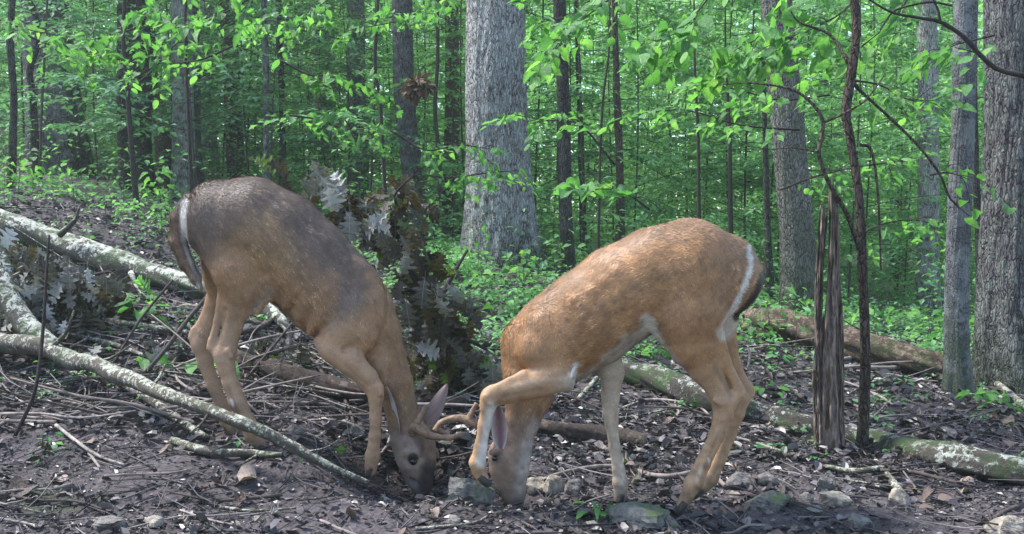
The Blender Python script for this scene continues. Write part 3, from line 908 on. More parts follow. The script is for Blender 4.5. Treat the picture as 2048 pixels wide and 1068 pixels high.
def deer(name, label, body, paint, hairs, nfur, seed):
    rng = np.random.default_rng(seed)
    V, F = body.mesh()
    base = np.array([V[:, 0].mean(), V[:, 1].mean(), 0]); base[2] = Hs(base[0], base[1])
    px, py = to_px(V)
    col = paint(px, py, V)
    root = thing(name, label, "deer", base)
    me = mesh_np("body", V - base, F, M['coat'], True, {"col": col})
    obj("body", me, root)
    N = np.zeros(len(V) * 3, np.float32); me.vertex_normals.foreach_get("vector", N); N = N.reshape(-1, 3).astype(float)
    fl, hl = body.flow(V)
    # fur blades
    a, b, c, d = V[F[:, 0]], V[F[:, 1]], V[F[:, 2]], V[F[:, 3]]
    ar = np.linalg.norm(np.cross(c - a, d - b), axis=1)
    fi = rng.choice(len(F), nfur, p=ar / ar.sum())
    s, t = rng.random(nfur)[:, None], rng.random(nfur)[:, None]
    W = [(1 - s) * (1 - t), s * (1 - t), s * t, (1 - s) * t]
    def ip(A): return sum(w * A[F[fi, k]] for k, w in enumerate(W))
    p = ip(V); nn = ip(N); nn /= np.linalg.norm(nn, axis=1)[:, None]
    dd = ip(fl); cc = ip(col); hh = sum(w[:, 0] * hl[F[fi, k]] for k, w in enumerate(W))
    dd = dd + rng.normal(0, .13, dd.shape) + .18 * np.array([0, 0, -1.])
    # clumping: neighbouring hairs lean together
    cl = np.stack([fbm(p[:, 0] * 1.0 + p[:, 1], p[:, 2], 38, 2, 5 + k) for k in range(3)], 1)
    dd = dd + cl * .55
    dd -= nn * np.sum(dd * nn, 1)[:, None]; dd /= np.linalg.norm(dd, axis=1)[:, None] + 1e-9
    L = hairs * hh * rng.uniform(.55, 1.15, nfur)
    lift = rng.uniform(.12, .42, nfur)
    sd = np.cross(nn, dd)
    wd = rng.uniform(.0009, .0017, nfur) * np.clip(hh, .55, 1.2)
    p0 = p - nn * .0012
    A1 = p0 + sd * wd[:, None]; A2 = p0 - sd * wd[:, None]
    A3 = p0 + dd * (L * np.cos(lift))[:, None] + nn * (L * np.sin(lift) + .001)[:, None]
    VV = np.stack([A1, A2, A3], 1).reshape(-1, 3)
    along = p @ np.array([.62, 0, -.78]) if seed == 4 else p @ np.array([.75, 0, .66]); acr = p @ (np.array([.78, 0, .62]) if seed == 4 else np.array([.66, 0, -.75]))
    stk = fbm(along, acr * 4.0, 26, 3, 8)
    br = rng.uniform(.74, 1.26, nfur)[:, None] * (1 + .45 * fbm(p[:, 0] + p[:, 1], p[:, 2], 45, 2, 3) + .36 * stk * np.clip(hh, 0, 1))[:, None]
    cc = np.clip(cc * br, 0, .9)
    spot = sstep(.30, .42, fbm(along * 1.0, acr * 3.2, 30, 2, 44)) * np.clip(hh - .6, 0, 1) * 2
    fleck = rng.random(nfur) < .012 + (.6 if seed == 4 else .4) * np.clip(spot, 0, 1)
    cc[fleck] = np.clip(cc[fleck] * 1.75 + .02, 0, .75)
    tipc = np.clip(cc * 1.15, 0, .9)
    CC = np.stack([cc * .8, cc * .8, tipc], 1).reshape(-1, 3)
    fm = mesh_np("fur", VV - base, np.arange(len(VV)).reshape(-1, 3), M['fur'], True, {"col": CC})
    NN = np.repeat((nn + dd * -.12), 3, 0); NN /= np.linalg.norm(NN, axis=1)[:, None]
    fm.normals_split_custom_set_from_vertices(NN.astype(np.float32).tolist())
    fo = obj("fur", fm, root)
    fo["kind"] = "stuff"
    return root, base

def antler(root, base, chains, label=None):
    parts = []
    for ch, D in chains:
        pts = np.array([P(c[0], c[1], D + c[2]) for c in ch]); r = [c[3] / (FPX / D) for c in ch]
        V, Q, T = tube(pts, [q * 1.08 for q in r], 12, 6, .20, 3)
        parts.append((V - base, Q, T))
    V, F = join(parts)
    o = obj("antler", mesh_np("antler", V, F, M['antler'], True), root)
    return o

def ear(root, base, b, tip, facing, width, cup, inner, outer, name="ear"):
    """leaf shaped cup; facing = direction its open side looks"""
    b = np.array(b); tip = np.array(tip); ax = tip - b; L = np.linalg.norm(ax); ax /= L
    f = np.array(facing, float); f -= ax * (f @ ax); f /= np.linalg.norm(f); sx = np.cross(ax, f)
    nu, nv = 9, 14; V = []; C = []
    for layer, off in ((0, .0), (1, -.004)):
        for i in range(nv):
            t = i / (nv - 1)
            w = width * (math.sin(math.pi * min(1, (t * .93 + .06)) ** .85) ** .75) * (1 if t < .97 else .5)
            for j in range(nu):
                s_ = (j / (nu - 1)) * 2 - 1
                dep = -cup * (1 - s_ * s_) * math.sin(math.pi * (t * .8 + .15)) * width / .03
                V.append(b + ax * L * t + sx * s_ * w * (1 - .12 * layer * 0) + f * (dep + off * (1 - abs(s_) * .4)) + f * (-.012 * math.sin(t * 2.4)))
                if layer == 0:
                    e = abs(s_) ** 2
                    cin = np.array(inner) * (1 - e) + np.array((.55, .5, .48)) * e
                    cin = cin * (.85 + .3 * random.random())
                    C.append(cin)
                else: C.append(np.array(outer) * (.85 + .3 * random.random()))
    V = np.array(V) - base; C = np.array(C)
    n = nu * nv; Q = []
    for i in range(nv - 1):
        for j in range(nu - 1):
            q = [i * nu + j, i * nu + j + 1, (i + 1) * nu + j + 1, (i + 1) * nu + j]
            Q.append(q); Q.append([n + x for x in q[::-1]])
    for i in range(nv - 1):
        Q.append([i * nu, (i + 1) * nu, n + (i + 1) * nu, n + i * nu][::-1])
        Q.append([i * nu + nu - 1, (i + 1) * nu + nu - 1, n + (i + 1) * nu + nu - 1, n + i * nu + nu - 1])
    for j in range(nu - 1):
        k = (nv - 1) * nu + j; Q.append([k, k + 1, n + k + 1, n + k][::-1])
    obj(name, mesh_np(name, V, np.array(Q), M['ear'], True, {"col": C}), root)

def uvsphere(c, r, nu=14, nv=9, sc=(1, 1, 1)):
    V = [np.array(c) + np.array([0, 0, r * sc[2]])]
    for i in range(1, nv):
        a = math.pi * i / nv
        for j in range(nu):
            q = 2 * math.pi * j / nu
            V.append(np.array(c) + r * np.array([math.sin(a) * math.cos(q) * sc[0], math.sin(a) * math.sin(q) * sc[1], math.cos(a) * sc[2]]))
    V.append(np.array(c) - np.array([0, 0, r * sc[2]]))
    Q = [[1 + i * nu + j, 1 + (i + 1) * nu + j, 1 + (i + 1) * nu + (j + 1) % nu, 1 + i * nu + (j + 1) % nu] for i in range(nv - 2) for j in range(nu)]
    T = [[0, 1 + j, 1 + (j + 1) % nu] for j in range(nu)] + [[len(V) - 1, len(V) - 2 - j, len(V) - 2 - (j + 1) % nu] for j in range(nu)]
    return np.array(V), np.array(Q), np.array(T)

def eye(root, base, c, r):
    V, Q, T = uvsphere(np.array(c), r)
    obj("eye", mesh_np("eye", V - base, [Q, T], M['eye'], True), root)

def hoof(root, base, top, toe, w):
    """two cloven wedges running from the pastern to the toe"""
    top = np.array(top); toe = np.array(toe); ax = toe - top; L = np.linalg.norm(ax); ax /= L
    sx = np.cross(ax, [0, 0, 1.]); sx /= np.linalg.norm(sx)
    if abs(ax[2]) > .9: sx = np.array([0, 1., 0])
    parts = []
    for s_ in (-1, 1):
        pts = [top + sx * s_ * w * .42 - ax * .01, top + sx * s_ * w * .5 + ax * L * .4, top + sx * s_ * w * .42 + ax * L * .8, toe + sx * s_ * w * .2]
        parts.append(tube(pts, [w * .62, w * .62, w * .5, w * .12], 10, 3))
    V, F = join(parts)
    obj("hoof", mesh_np("hoof", V - base, F, M['hoof'], True), root)

# ---- right hand deer, facing left, near foreleg folded and pawing
B = Body(3.45)
B.add([(1066, 690, 0, 62), (1120, 674, 0, 93), (1180, 635, 0, 98), (1240, 590, 0, 98), (1312, 553, 0, 97), (1380, 541, 0, 102), (1436, 549, 0, 82)], .92, .03, hair=1.1)
B.add([(1445, 545, 0, 70), (1468, 560, 0, 50)], .9, .03)
# thighs
B.add([(1405, 545, -.05, 85), (1380, 625, -.085, 73), (1386, 685, -.085, 52)], .62, .03, hair=.85)
B.add([(1384, 680, -.085, 50), (1408, 733, -.08, 33), (1434, 778, -.075, 21), (1446, 806, -.075, 22)], .62, .012, hair=.7)
B.add([(1425, 665, -.08, 24), (1450, 722, -.078, 11), (1476, 774, -.075, 10), (1479, 786, -.075, 12)], .7, .015, hair=.6)
B.add([(1450, 808, -.075, 21), (1478, 786, -.075, 11)], .7, .010, hair=.5)
B.add([(1436, 738, -.118, 7), (1462, 778, -.104, 5)], .7, .012, sub=True)
B.add([(1438, 862, -.105, 3.5), (1408, 935, -.10, 3.5)], .8, .008, sub=True)
B.add([(1430, 800, -.10, 6), (1440, 806, -.10, 6)], .7, .010, hair=.52)
B.add([(1448, 806, -.075, 24), (1446, 828, -.075, 19), (1433, 868, -.075, 14), (1405, 925, -.07, 13), (1386, 968, -.07, 18), (1376, 988, -.07, 13), (1366, 1008, -.07, 13)], .72, .014, hair=.52)
B.add([(1456, 832, -.075, 10), (1442, 872, -.075, 7), (1413, 930, -.07, 7), (1396, 968, -.07, 10)], .8, .008, hair=.52)
B.add([(1405, 545, .05, 85), (1412, 620, .085, 66), (1432, 685, .09, 42), (1458, 740, .09, 24), (1472, 785, .09, 22), (1474, 800, .09, 21)], .62, .016, hair=.8)
B.add([(1452, 690, .09, 16), (1474, 735, .09, 8), (1496, 776, .09, 10), (1498, 786, .09, 11)], .7, .015, hair=.6)
B.add([(1476, 800, .09, 20), (1497, 786, .09, 11)], .7, .010, hair=.5)
B.add([(1474, 800, .09, 22), (1472, 825, .09, 17), (1459, 868, .1, 13.5), (1438, 922, .1, 12.5), (1420, 958, .1, 16), (1406, 972, .1, 13), (1397, 982, .1, 12)], .72, .014, hair=.52)
# shoulder, upper arm, folded foreleg
B.add([(1120, 640, -.055, 52), (1095, 675, -.085, 50), (1082, 705, -.10, 42)], .5, .04, hair=.9)
B.add([(1075, 700, -.10, 40), (1110, 738, -.105, 36), (1128, 758, -.11, 22), (1137, 772, -.115, 9)], .6, .02, hair=.7)
B.add([(1112, 752, -.115, 33), (1085, 763, -.12, 30), (1050, 773, -.125, 25), (1015, 782, -.13, 20), (990, 789, -.13, 19), (979, 798, -.13, 18)], .75, .018, hair=.5)
B.add([(1130, 768, -.115, 10), (1080, 785, -.12, 8), (1030, 797, -.125, 7), (1000, 805, -.13, 7)], .8, .010, hair=.52)
B.add([(1048, 752, -.13, 13), (1020, 762, -.135, 7), (995, 774, -.14, 6)], .8, .012, hair=.52)
B.add([(1085, 778, -.165, 4.5), (1040, 785, -.162, 4), (1005, 796, -.155, 4)], .8, .010, sub=True)
B.add([(972, 794, -.15, 8), (978, 806, -.155, 6)], .8, .010, hair=.3)
B.add([(988, 812, -.13, 7), (990, 820, -.13, 4)], .8, .012, sub=True)
B.add([(1150, 735, -.14, 4), (1142, 752, -.145, 4), (1137, 770, -.13, 5)], .8, .010, hair=.6)
B.add([(980, 792, -.13, 18), (976, 812, -.13, 15), (969, 850, -.13, 12.5), (961, 895, -.13, 12.5), (955, 926, -.13, 16), (958, 944, -.13, 12), (966, 958, -.13, 12)], .8, .012, hair=.45)
# far foreleg
B.add([(1180, 660, .05, 62), (1205, 700, .08, 38), (1224, 745, .09, 24), (1221, 797, .09, 17), (1221, 828, .09, 15), (1223, 845, .09, 12.5), (1229, 895, .09, 11), (1237, 940, .09, 12), (1241, 966, .09, 15), (1241, 984, .09, 12), (1241, 996, .09, 12)], .8, .02, hair=.52)
# neck and head
B.add([(1070, 690, -.01, 62), (1062, 740, -.01, 56), (1057, 790, 0, 47), (1045, 838, 0, 35), (1035, 872, 0, 33)], .82, .03, hair=.9)
B.add([(1026, 884, 0, 36), (1018, 912, 0, 41), (1016, 938, 0, 36), (1020, 965, 0, 29), (1027, 992, 0, 22), (1031, 1010, 0, 17)], .68, .02, hair=.45)
B.add([(1022, 905, -.062, 5), (1034, 950, -.05, 4)], .8, .012, sub=True)
B.add([(1040, 900, -.02, 22), (1040, 945, -.02, 16), (1036, 985, -.01, 12)], .7, .02, hair=.45)
B.add([(984, 905, -.045, 7), (996, 900, -.045, 8)], .7, .014, hair=.3)
B.add([(984, 905, .052, 9), (996, 900, .052, 9)], .7, .012, hair=.3)
# tail laid over the rump
B.add([(1488, 498, 0, 14), (1508, 535, 0, 14), (1504, 572, 0, 15), (1486, 606, 0, 10), (1471, 630, 0, 3)], 1.3, .010, hair=2.0)
# belly fold of skin before the thigh, ribs, spine
B.add([(1290, 600, -.10, 26), (1300, 640, -.09, 12), (1330, 680, -.085, 10)], .5, .03)
for rx, ry in ((1170, 650), (1200, 632), (1228, 612), (1255, 592)):
    B.add([(rx - 20, ry - 45, -.125, 5), (rx, ry, -.136, 6), (rx + 22, ry + 38, -.118, 5)], .6, .03)
B.add([(1330, 470, -.06, 20), (1380, 520, -.11, 22)], .5, .04)

def paint_right(px, py, V):
    nearleg = (V[:, 1] < 3.385) & (px < 1140) & (py > 735)
    n1 = fbm(px, py, .02, 3, 1)[:, None]; n2 = fbm(px, py, .07, 3, 5)[:, None]
    tan = np.array((.36, .192, .086)); brown = np.array((.235, .122, .056)); grey = np.array((.19, .135, .10))
    white = np.array((.62, .58, .52)); leg = np.array((.40, .255, .15)); pale = np.array((.52, .43, .34))
    c = tan * (1 + .25 * n1) + (brown - tan) * np.clip(.2 + n2 * .6, 0, .6)
    def mixin(c, m, col): m = np.clip(m, 0, 1)[:, None]; return c * (1 - m) + np.array(col) * m
    # darker along the spine and rump
    sp = seg_dist(px, py, [(1050, 600), (1147, 520), (1221, 476), (1295, 450), (1357, 432), (1440, 445), (1500, 490)])
    c = mixin(c, .35 * sstep(50, 8, sp) , grey)
    rump = seg_dist(px, py, [(1440, 480), (1480, 540), (1460, 600)])
    c = mixin(c, .3 * sstep(60, 20, rump), grey)
    # dark specks
    sk = fbm(px, py, .10, 2, 22)
    c = mixin(c, .6 * sstep(.40, .52, sk) * (py < 720), (.07, .056, .05))
    # belly / groin / inner legs white
    d = seg_dist(px, py, [(1130, 775), (1165, 768), (1205, 745), (1250, 705), (1296, 658)])
    c = mixin(c, .9 * sstep(32, 8, d + 16 * n2[:, 0]), (.48, .42, .34))
    d = seg_dist(px, py, [(1290, 640), (1320, 690), (1360, 745), (1400, 790)])
    c = mixin(c, .75 * sstep(20, 3, d), (.48, .43, .36))
    d = seg_dist(px, py, [(1494, 492), (1500, 530), (1488, 572), (1462, 625), (1440, 670)])
    c = mixin(c, .95 * sstep(8, 2, d + 3 * n2[:, 0]), white)
    d = seg_dist(px, py, [(1466, 640), (1448, 665)])
    c = mixin(c, sstep(22, 8, d), pale)
    d = seg_dist(px, py, [(1524, 545), (1512, 582), (1490, 615), (1472, 634)])
    c = mixin(c, sstep(10, 4, d), (.035, .028, .024))
    d = seg_dist(px, py, [(1150, 730), (1140, 752), (1132, 772)])
    c = mixin(c, .8 * sstep(9, 3, d), white)
    # far foreleg pale on its inner side
    far = V[:, 1] > 3.48
    c = mixin(c, .75 * far * sstep(710, 740, py) * sstep(1180, 1200, px) * sstep(1280, 1262, px), pale)
    # lower hind legs
    c = mixin(c, .75 * sstep(700, 790, py) * (px > 1290), leg)
    # raised foreleg
    c = mixin(c, .6 * nearleg, leg)
    d = seg_dist(px, py, [(985, 815), (972, 885), (962, 925)])
    c = mixin(c, .9 * nearleg * sstep(17, 2, d), (.62, .57, .50))
    # neck and head: greyer, muzzle grey
    hd = (~nearleg) & (px < 1125)
    c = mixin(c, .75 * hd * sstep(760, 870, py), (.22, .165, .135))
    c = mixin(c, .45 * hd * sstep(22, 6, seg_dist(px, py, [(985, 905), (995, 940)])), (.12, .08, .07))
    d = seg_dist(px, py, [(1075, 850), (1050, 930), (1040, 1000)])
    c = mixin(c, .7 * hd * sstep(24, 8, d) * sstep(800, 850, py), (.36, .31, .28))
    c = mixin(c, .8 * hd * sstep(985, 1010, py), (.12, .10, .095))
    # dark dewclaw, pale scar; tendon shading and leg highlights painted into the coat
    c = mixin(c, .5 * sstep(6, 2, seg_dist(px, py, [(1394, 975), (1408, 985)])), (.03, .025, .02))
    c = mixin(c, .5 * sstep(5, 1, seg_dist(px, py, [(1440, 860), (1408, 935)])), (.17, .10, .065))  # shade beside the tendons, painted as dark lines
    c = mixin(c, .45 * sstep(7, 1, seg_dist(px, py, [(1430, 735), (1462, 790)])), (.17, .10, .065))
    c = mixin(c, .5 * sstep(7, 1, seg_dist(px, py, [(1395, 960), (1402, 935)])), (.6, .5, .4))
    c = mixin(c, .6 * sstep(3.5, 1, seg_dist(px, py, [(1417, 917), (1419, 923)])), (.7, .66, .62))
    c = mixin(c, .45 * sstep(6, 1, seg_dist(px, py, [(1085, 776), (1040, 784), (1005, 795), (990, 808)])) * nearleg, (.16, .09, .055))  # shade of the forearm groove, painted in
    c = mixin(c, .35 * sstep(8, 1, seg_dist(px, py, [(1130, 757), (1080, 760), (1030, 770)])) * nearleg, (.55, .42, .3))  # highlight painted along the raised forearm
    legn = fbm(px + V[:, 1] * 300, py, .09, 3, 71)
    low = sstep(700, 900, py)
    c = c * (1 + .55 * low * legn)[:, None]
    hz = V[:, 2] - H(V[:, 0], V[:, 1], False)
    mud = sstep(.13, .02, hz + .05 * fbm(px + V[:, 1] * 200, py, .12, 2, 9))
    c = mixin(c, .6 * mud, (.10, .075, .06))
    return np.clip(c, .01, .85)

root, b0 = deer("deer", "tan buck", B, paint_right, .013, 210000, 3)
root["label"] = "tan buck with pale flecks, muzzle in the dirt, one front leg folded up"
antler(root, b0, [([(1000, 872, -.01, 8), (975, 858, -.02, 8), (950, 846, -.03, 7.5), (930, 838, -.03, 8), (905, 836, -.03, 6), (882, 845, -.03, 5.5), (869, 862, -.04, 5)], 3.45),
                  ([(936, 840, -.03, 6.5), (944, 824, -.03, 5.5), (954, 807, -.03, 4)], 3.45)])
antler(root, b0, [([(1002, 876, .04, 8), (985, 862, .07, 8), (975, 850, .10, 7), (962, 850, .13, 6), (958, 862, .16, 5)], 3.45)])
ear(root, b0, B.w(1001, 898, -.055), B.w(994, 806, -.10), (-.1, -1, .1), .026, .012, (.19, .10, .11), (.2, .13, .09))
ear(root, b0, B.w(1008, 890, .055), B.w(1030, 815, .12), (-.6, .6, .1), .027, .010, (.34, .20, .22), (.2, .13, .09))
eye(root, b0, B.w(989, 917, -.0455), .0098)
eye(root, b0, B.w(985, 914, .062), .0105)
hoof(root, b0, B.w(1366, 1008, -.07), B.w(1352, 1030, -.07), .021)
hoof(root, b0, B.w(1398, 980, .1), B.w(1383, 996, .1), .021)
hoof(root, b0, B.w(1241, 992, .09), B.w(1239, 1006, .09), .021)
hoof(root, b0, B.w(964, 956, -.13), B.w(980, 972, -.13), .020)

# ---- left hand deer, facing right
B = Body(3.85)
B.add([(447, 440, 0, 80), (500, 450, 0, 96), (555, 480, 0, 99), (610, 530, 0, 97), (663, 585, 0, 94), (705, 627, 0, 84), (735, 667, 0, 64)], .90, .03, hair=1.1)
B.add([(430, 430, 0, 62), (412, 440, 0, 46)], .9, .03)
B.add([(466, 478, -.05, 76), (480, 540, -.09, 56), (487, 575, -.09, 46)], .62, .03, hair=.85)
B.add([(487, 575, -.09, 44), (475, 612, -.09, 29), (466, 652, -.085, 19), (453, 696, -.08, 20), (450, 712, -.08, 20)], .62, .012, hair=.7)
B.add([(455, 585, -.085, 20), (436, 640, -.08, 8), (425, 682, -.08, 8), (424, 694, -.08, 10)], .7, .014, hair=.6)
B.add([(449, 712, -.08, 19), (425, 694, -.08, 10)], .7, .010, hair=.5)
B.add([(450, 620, -.112, 6), (438, 668, -.105, 5)], .7, .012, sub=True)
B.add([(458, 760, -.108, 3.2), (480, 825, -.108, 3.2)], .8, .008, sub=True)
B.add([(456, 702, -.105, 7), (462, 712, -.105, 6)], .7, .010, hair=.52)
B.add([(449, 710, -.08, 22), (452, 735, -.08, 17), (461, 765, -.08, 16), (475, 803, -.08, 17), (495, 845, -.08, 16), (507, 868, -.08, 18), (517, 884, -.08, 13), (525, 895, -.08, 12)], .75, .014, hair=.52)
B.add([(466, 478, .05, 74), (458, 550, .085, 52), (445, 600, .09, 30), (425, 638, .09, 19), (408, 670, .09, 18), (402, 688, .09, 18)], .62, .016, hair=.85)
B.add([(428, 600, .09, 16), (408, 636, .09, 8), (390, 662, .09, 8), (387, 674, .09, 9)], .7, .014, hair=.6)
B.add([(402, 688, .09, 17), (388, 674, .09, 9)], .7, .018, hair=.5)
B.add([(402, 688, .09, 18), (410, 722, .09, 15), (426, 768, .09, 13.5), (443, 810, .09, 13), (457, 845, .09, 16), (468, 862, .09, 12), (478, 872, .09, 11)], .75, .014, hair=.52)
# shoulder and forelegs
B.add([(712, 575, -.06, 52), (716, 625, -.10, 50), (712, 665, -.115, 42)], .45, .035, hair=.9)
B.add([(712, 665, -.11, 38), (680, 678, -.115, 34), (655, 688, -.115, 24), (643, 684, -.115, 14)], .6, .022, hair=.7)
B.add([(668, 700, -.12, 28), (702, 724, -.125, 27), (735, 755, -.13, 20), (750, 778, -.13, 17), (752, 796, -.13, 14.5), (751, 835, -.13, 11.5), (750, 872, -.13, 11.5), (745, 912, -.13, 14.5), (742, 930, -.13, 11.5), (741, 942, -.13, 12)], .78, .018, hair=.52)
B.add([(660, 712, -.12, 10), (700, 745, -.125, 7), (735, 782, -.13, 6)], .8, .012, hair=.52)
B.add([(682, 722, -.17, 4), (715, 748, -.165, 3.5), (738, 772, -.158, 3.5)], .8, .010, sub=True)
B.add([(759, 774, -.15, 7), (762, 788, -.15, 6)], .8, .010, hair=.3)
B.add([(712, 690, -.158, 8), (688, 700, -.15, 6)], .8, .014, sub=True)
B.add([(740, 675, .06, 50), (775, 735, .09, 30), (800, 790, .10, 16), (808, 805, .10, 15), (814, 850, .10, 11), (820, 890, .10, 11), (823, 915, .10, 14), (824, 930, .10, 11)], .78, .02, hair=.52)
# neck and head
B.add([(742, 672, 0, 60), (765, 715, -.01, 46), (788, 765, -.02, 37), (801, 812, -.02, 32), (810, 846, -.02, 34)], .85, .03, hair=.9)
B.add([(812, 852, -.02, 33), (828, 890, -.02, 42), (834, 918, -.02, 38), (838, 945, -.02, 30), (842, 965, -.02, 23), (845, 974, -.02, 19)], .72, .02, hair=.45)
B.add([(803, 880, -.04, 22), (812, 920, -.04, 17), (824, 958, -.03, 13)], .7, .02, hair=.45)
B.add([(817, 908, -.070, 9), (834, 904, -.074, 10)], .6, .012, hair=.3)
B.add([(868, 902, .02, 9), (872, 912, .03, 7)], .7, .012, hair=.3)
B.add([(826, 923, -.078, 7.5), (826, 923, -.09, 7)], .9, .008, sub=True)
# tail
B.add([(378, 398, 0, 12), (356, 436, 0, 14), (356, 482, 0, 15), (372, 524, 0, 13), (391, 556, 0, 9), (401, 574, 0, 4)], 1.5, .006, hair=1.8)
B.add([(530, 560, -.11, 22), (528, 592, -.09, 12), (515, 620, -.09, 9)], .5, .03)
for rx, ry in ((590, 580), (615, 605), (640, 632)):
    B.add([(rx + 25, ry - 50, -.12, 5), (rx, ry, -.132, 6), (rx - 22, ry + 30, -.112, 5)], .6, .03)
B.add([(520, 440, -.07, 22), (500, 490, -.115, 24)], .5, .04)

def paint_left(px, py, V):
    n1 = fbm(px, py, .02, 3, 11)[:, None]; n2 = fbm(px, py, .06, 3, 15)[:, None]
    grey = np.array((.118, .088, .072)); tan = np.array((.29, .165, .083)); leg = np.array((.36, .235, .148))
    white = np.array((.62, .58, .53)); pale = np.array((.45, .38, .31))
    def mixin(c, m, col): m = np.clip(m, 0, 1)[:, None]; return c * (1 - m) + np.array(col) * m
    c = np.tile(tan, (len(px), 1)) * (1 + .3 * n1)
    # winter-grey saddle along the back: distance from the spine line
    sp = seg_dist(px, py, [(380, 430), (405, 380), (464, 356), (517, 356), (582, 380), (648, 435), (687, 480), (720, 510)])
    c = mixin(c, .92 * sstep(150, 30, sp + 34 * n1[:, 0] + 20 * n2[:, 0]), grey)
    c = mixin(c, .5 * sstep(60, 20, seg_dist(px, py, [(530, 470), (545, 520)]) + 40 * n2[:, 0]), (.30, .19, .09))
    c = mixin(c, .3 * sstep(.25, .45, fbm(px * .6 + py * .4, (py - px) * 1.2, .09, 2, 31)) * (py < 640), (.30, .20, .11))
    # shoulder warm, grey patch at the shoulder blade
    c = mixin(c, .4 * sstep(40, 10, seg_dist(px, py, [(668, 640), (700, 600)])), (.22, .18, .16))
    c = mixin(c, .65 * sstep(46, 10, seg_dist(px, py, [(765, 560), (780, 620), (730, 660), (660, 690)]) + 20 * n2[:, 0]), (.38, .225, .12))
    # belly
    d = seg_dist(px, py, [(548, 630), (590, 668), (632, 706)])
    c = mixin(c, .8 * sstep(20, 4, d + 8 * n2[:, 0]), (.36, .31, .26))
    d = seg_dist(px, py, [(540, 580), (505, 620), (488, 668)])
    c = mixin(c, .35 * sstep(14, 3, d), (.40, .36, .31))
    # legs
    c = mixin(c, .8 * sstep(590, 680, py) * (px < 560), leg)
    nl = (V[:, 1] < 3.775) & (py > 690) & (px < 775)
    c = mixin(c, .8 * nl, leg * np.array((1.05, 1, .95)))
    c = mixin(c, .45 * sstep(5, 1, seg_dist(px, py, [(455, 770), (478, 830)])) * (V[:, 1] < 3.8), (.16, .10, .065))  # shade along the hind tendon, painted into the leg colour
    c = mixin(c, .4 * sstep(5, 1, seg_dist(px, py, [(690, 728), (735, 770)])) * (V[:, 1] < 3.775), (.17, .10, .06))  # forearm groove shading painted as a dark line
    c = mixin(c, .4 * sstep(8, 1, seg_dist(px, py, [(432, 720), (446, 716), (458, 722)])), (.5, .4, .3))
    c = mixin(c, .7 * sstep(4.5, 1, seg_dist(px, py, [(463, 801), (466, 811)])) * (V[:, 1] < 3.85), (.75, .72, .7))
    # tail and rump stripe
    d = seg_dist(px, py, [(369, 404), (364, 436), (368, 478), (383, 522), (399, 565)])
    c = mixin(c, sstep(10, 5, d), white)
    d = seg_dist(px, py, [(346, 430), (345, 470), (360, 520), (384, 556)])
    c = mixin(c, .8 * sstep(13, 8, d) , (.20, .125, .08))
    # neck and head
    hd = (~nl) & (px > 745)
    c = mixin(c, .5 * hd * sstep(730, 830, py), (.22, .145, .09))
    c = mixin(c, .7 * hd * sstep(838, 880, py), (.23, .18, .155))
    d = seg_dist(px, py, [(860, 880), (868, 915)])
    c = mixin(c, .75 * hd * sstep(26, 10, d), (.15, .085, .05))
    c = mixin(c, .7 * hd * sstep(14, 3, seg_dist(px, py, [(832, 866), (842, 896)])), (.075, .045, .03))
    c = mixin(c, .4 * hd * sstep(12, 4, seg_dist(px, py, [(800, 868), (790, 900)])), (.12, .09, .075))
    d = seg_dist(px, py, [(866, 925), (858, 970)])
    c = mixin(c, .9 * hd * sstep(30, 12, d) * sstep(912, 938, py), (.028, .020, .020))
    c = mixin(c, .9 * hd * sstep(3.5, 1.5, seg_dist(px, py, [(820, 955), (838, 964)])), (.02, .015, .015))
    c = mixin(c, .9 * hd * sstep(4, 2, np.hypot(px - 851, (py - 966) * .7)), (.01, .008, .008))
    d = np.hypot(px - 826, py - 922)
    c = mixin(c, .35 * hd * sstep(22, 13, d), (.33, .25, .20))
    c = mixin(c, .9 * hd * sstep(12, 8, d + .4 * (py - 922)), (.03, .022, .018))
    c = mixin(c, .8 * hd * sstep(955, 972, py) * sstep(840, 830, px), (.5, .45, .42))
    legn = fbm(px + V[:, 1] * 300, py, .09, 3, 71)
    low = sstep(700, 900, py)
    c = c * (1 + .55 * low * legn)[:, None]
    hz = V[:, 2] - H(V[:, 0], V[:, 1], False)
    mud = sstep(.13, .02, hz + .05 * fbm(px + V[:, 1] * 200, py, .12, 2, 9))
    c = mixin(c, .6 * mud, (.10, .075, .06))
    return np.clip(c, .01, .85)

root, b0 = deer("deer", "grey-backed buck with head down facing right, standing behind the lichen-covered branch", B, paint_left, .013, 210000, 4)
antler(root, b0, [([(826, 868, -.06, 8), (827, 852, -.085, 8), (842, 862, -.11, 7), (862, 871, -.12, 6.5), (897, 875, -.12, 5.5), (924, 868, -.12, 4.5)], 3.85),
                  ([(829, 854, -.085, 7), (836, 842, -.09, 6.5), (845, 826, -.09, 5.5), (854, 811, -.09, 4)], 3.85)])
antler(root, b0, [([(846, 868, .0, 8), (852, 856, .01, 8), (868, 856, .03, 6), (884, 866, .06, 5), (893, 872, .09, 4)], 3.85)])
ear(root, b0, B.w(797, 872, -.055), B.w(770, 776, -.13), (-.75, -.5, .2), .024, .008, (.50, .46, .46), (.17, .115, .085))
ear(root, b0, B.w(850, 862, .02), B.w(896, 767, .06), (.3, 1, .2), .030, .010, (.34, .22, .22), (.25, .18, .165))
eye(root, b0, B.w(827, 923, -.064), .0142)
eye(root, b0, B.w(874, 916, .035), .0115)
hoof(root, b0, B.w(524, 893, -.08), B.w(537, 906, -.08), .019)
hoof(root, b0, B.w(477, 870, .09), B.w(490, 882, .09), .019)
hoof(root, b0, B.w(741, 940, -.13), B.w(733, 956, -.13), .018)
hoof(root, b0, B.w(824, 928, .10), B.w(830, 944, .10), .018)
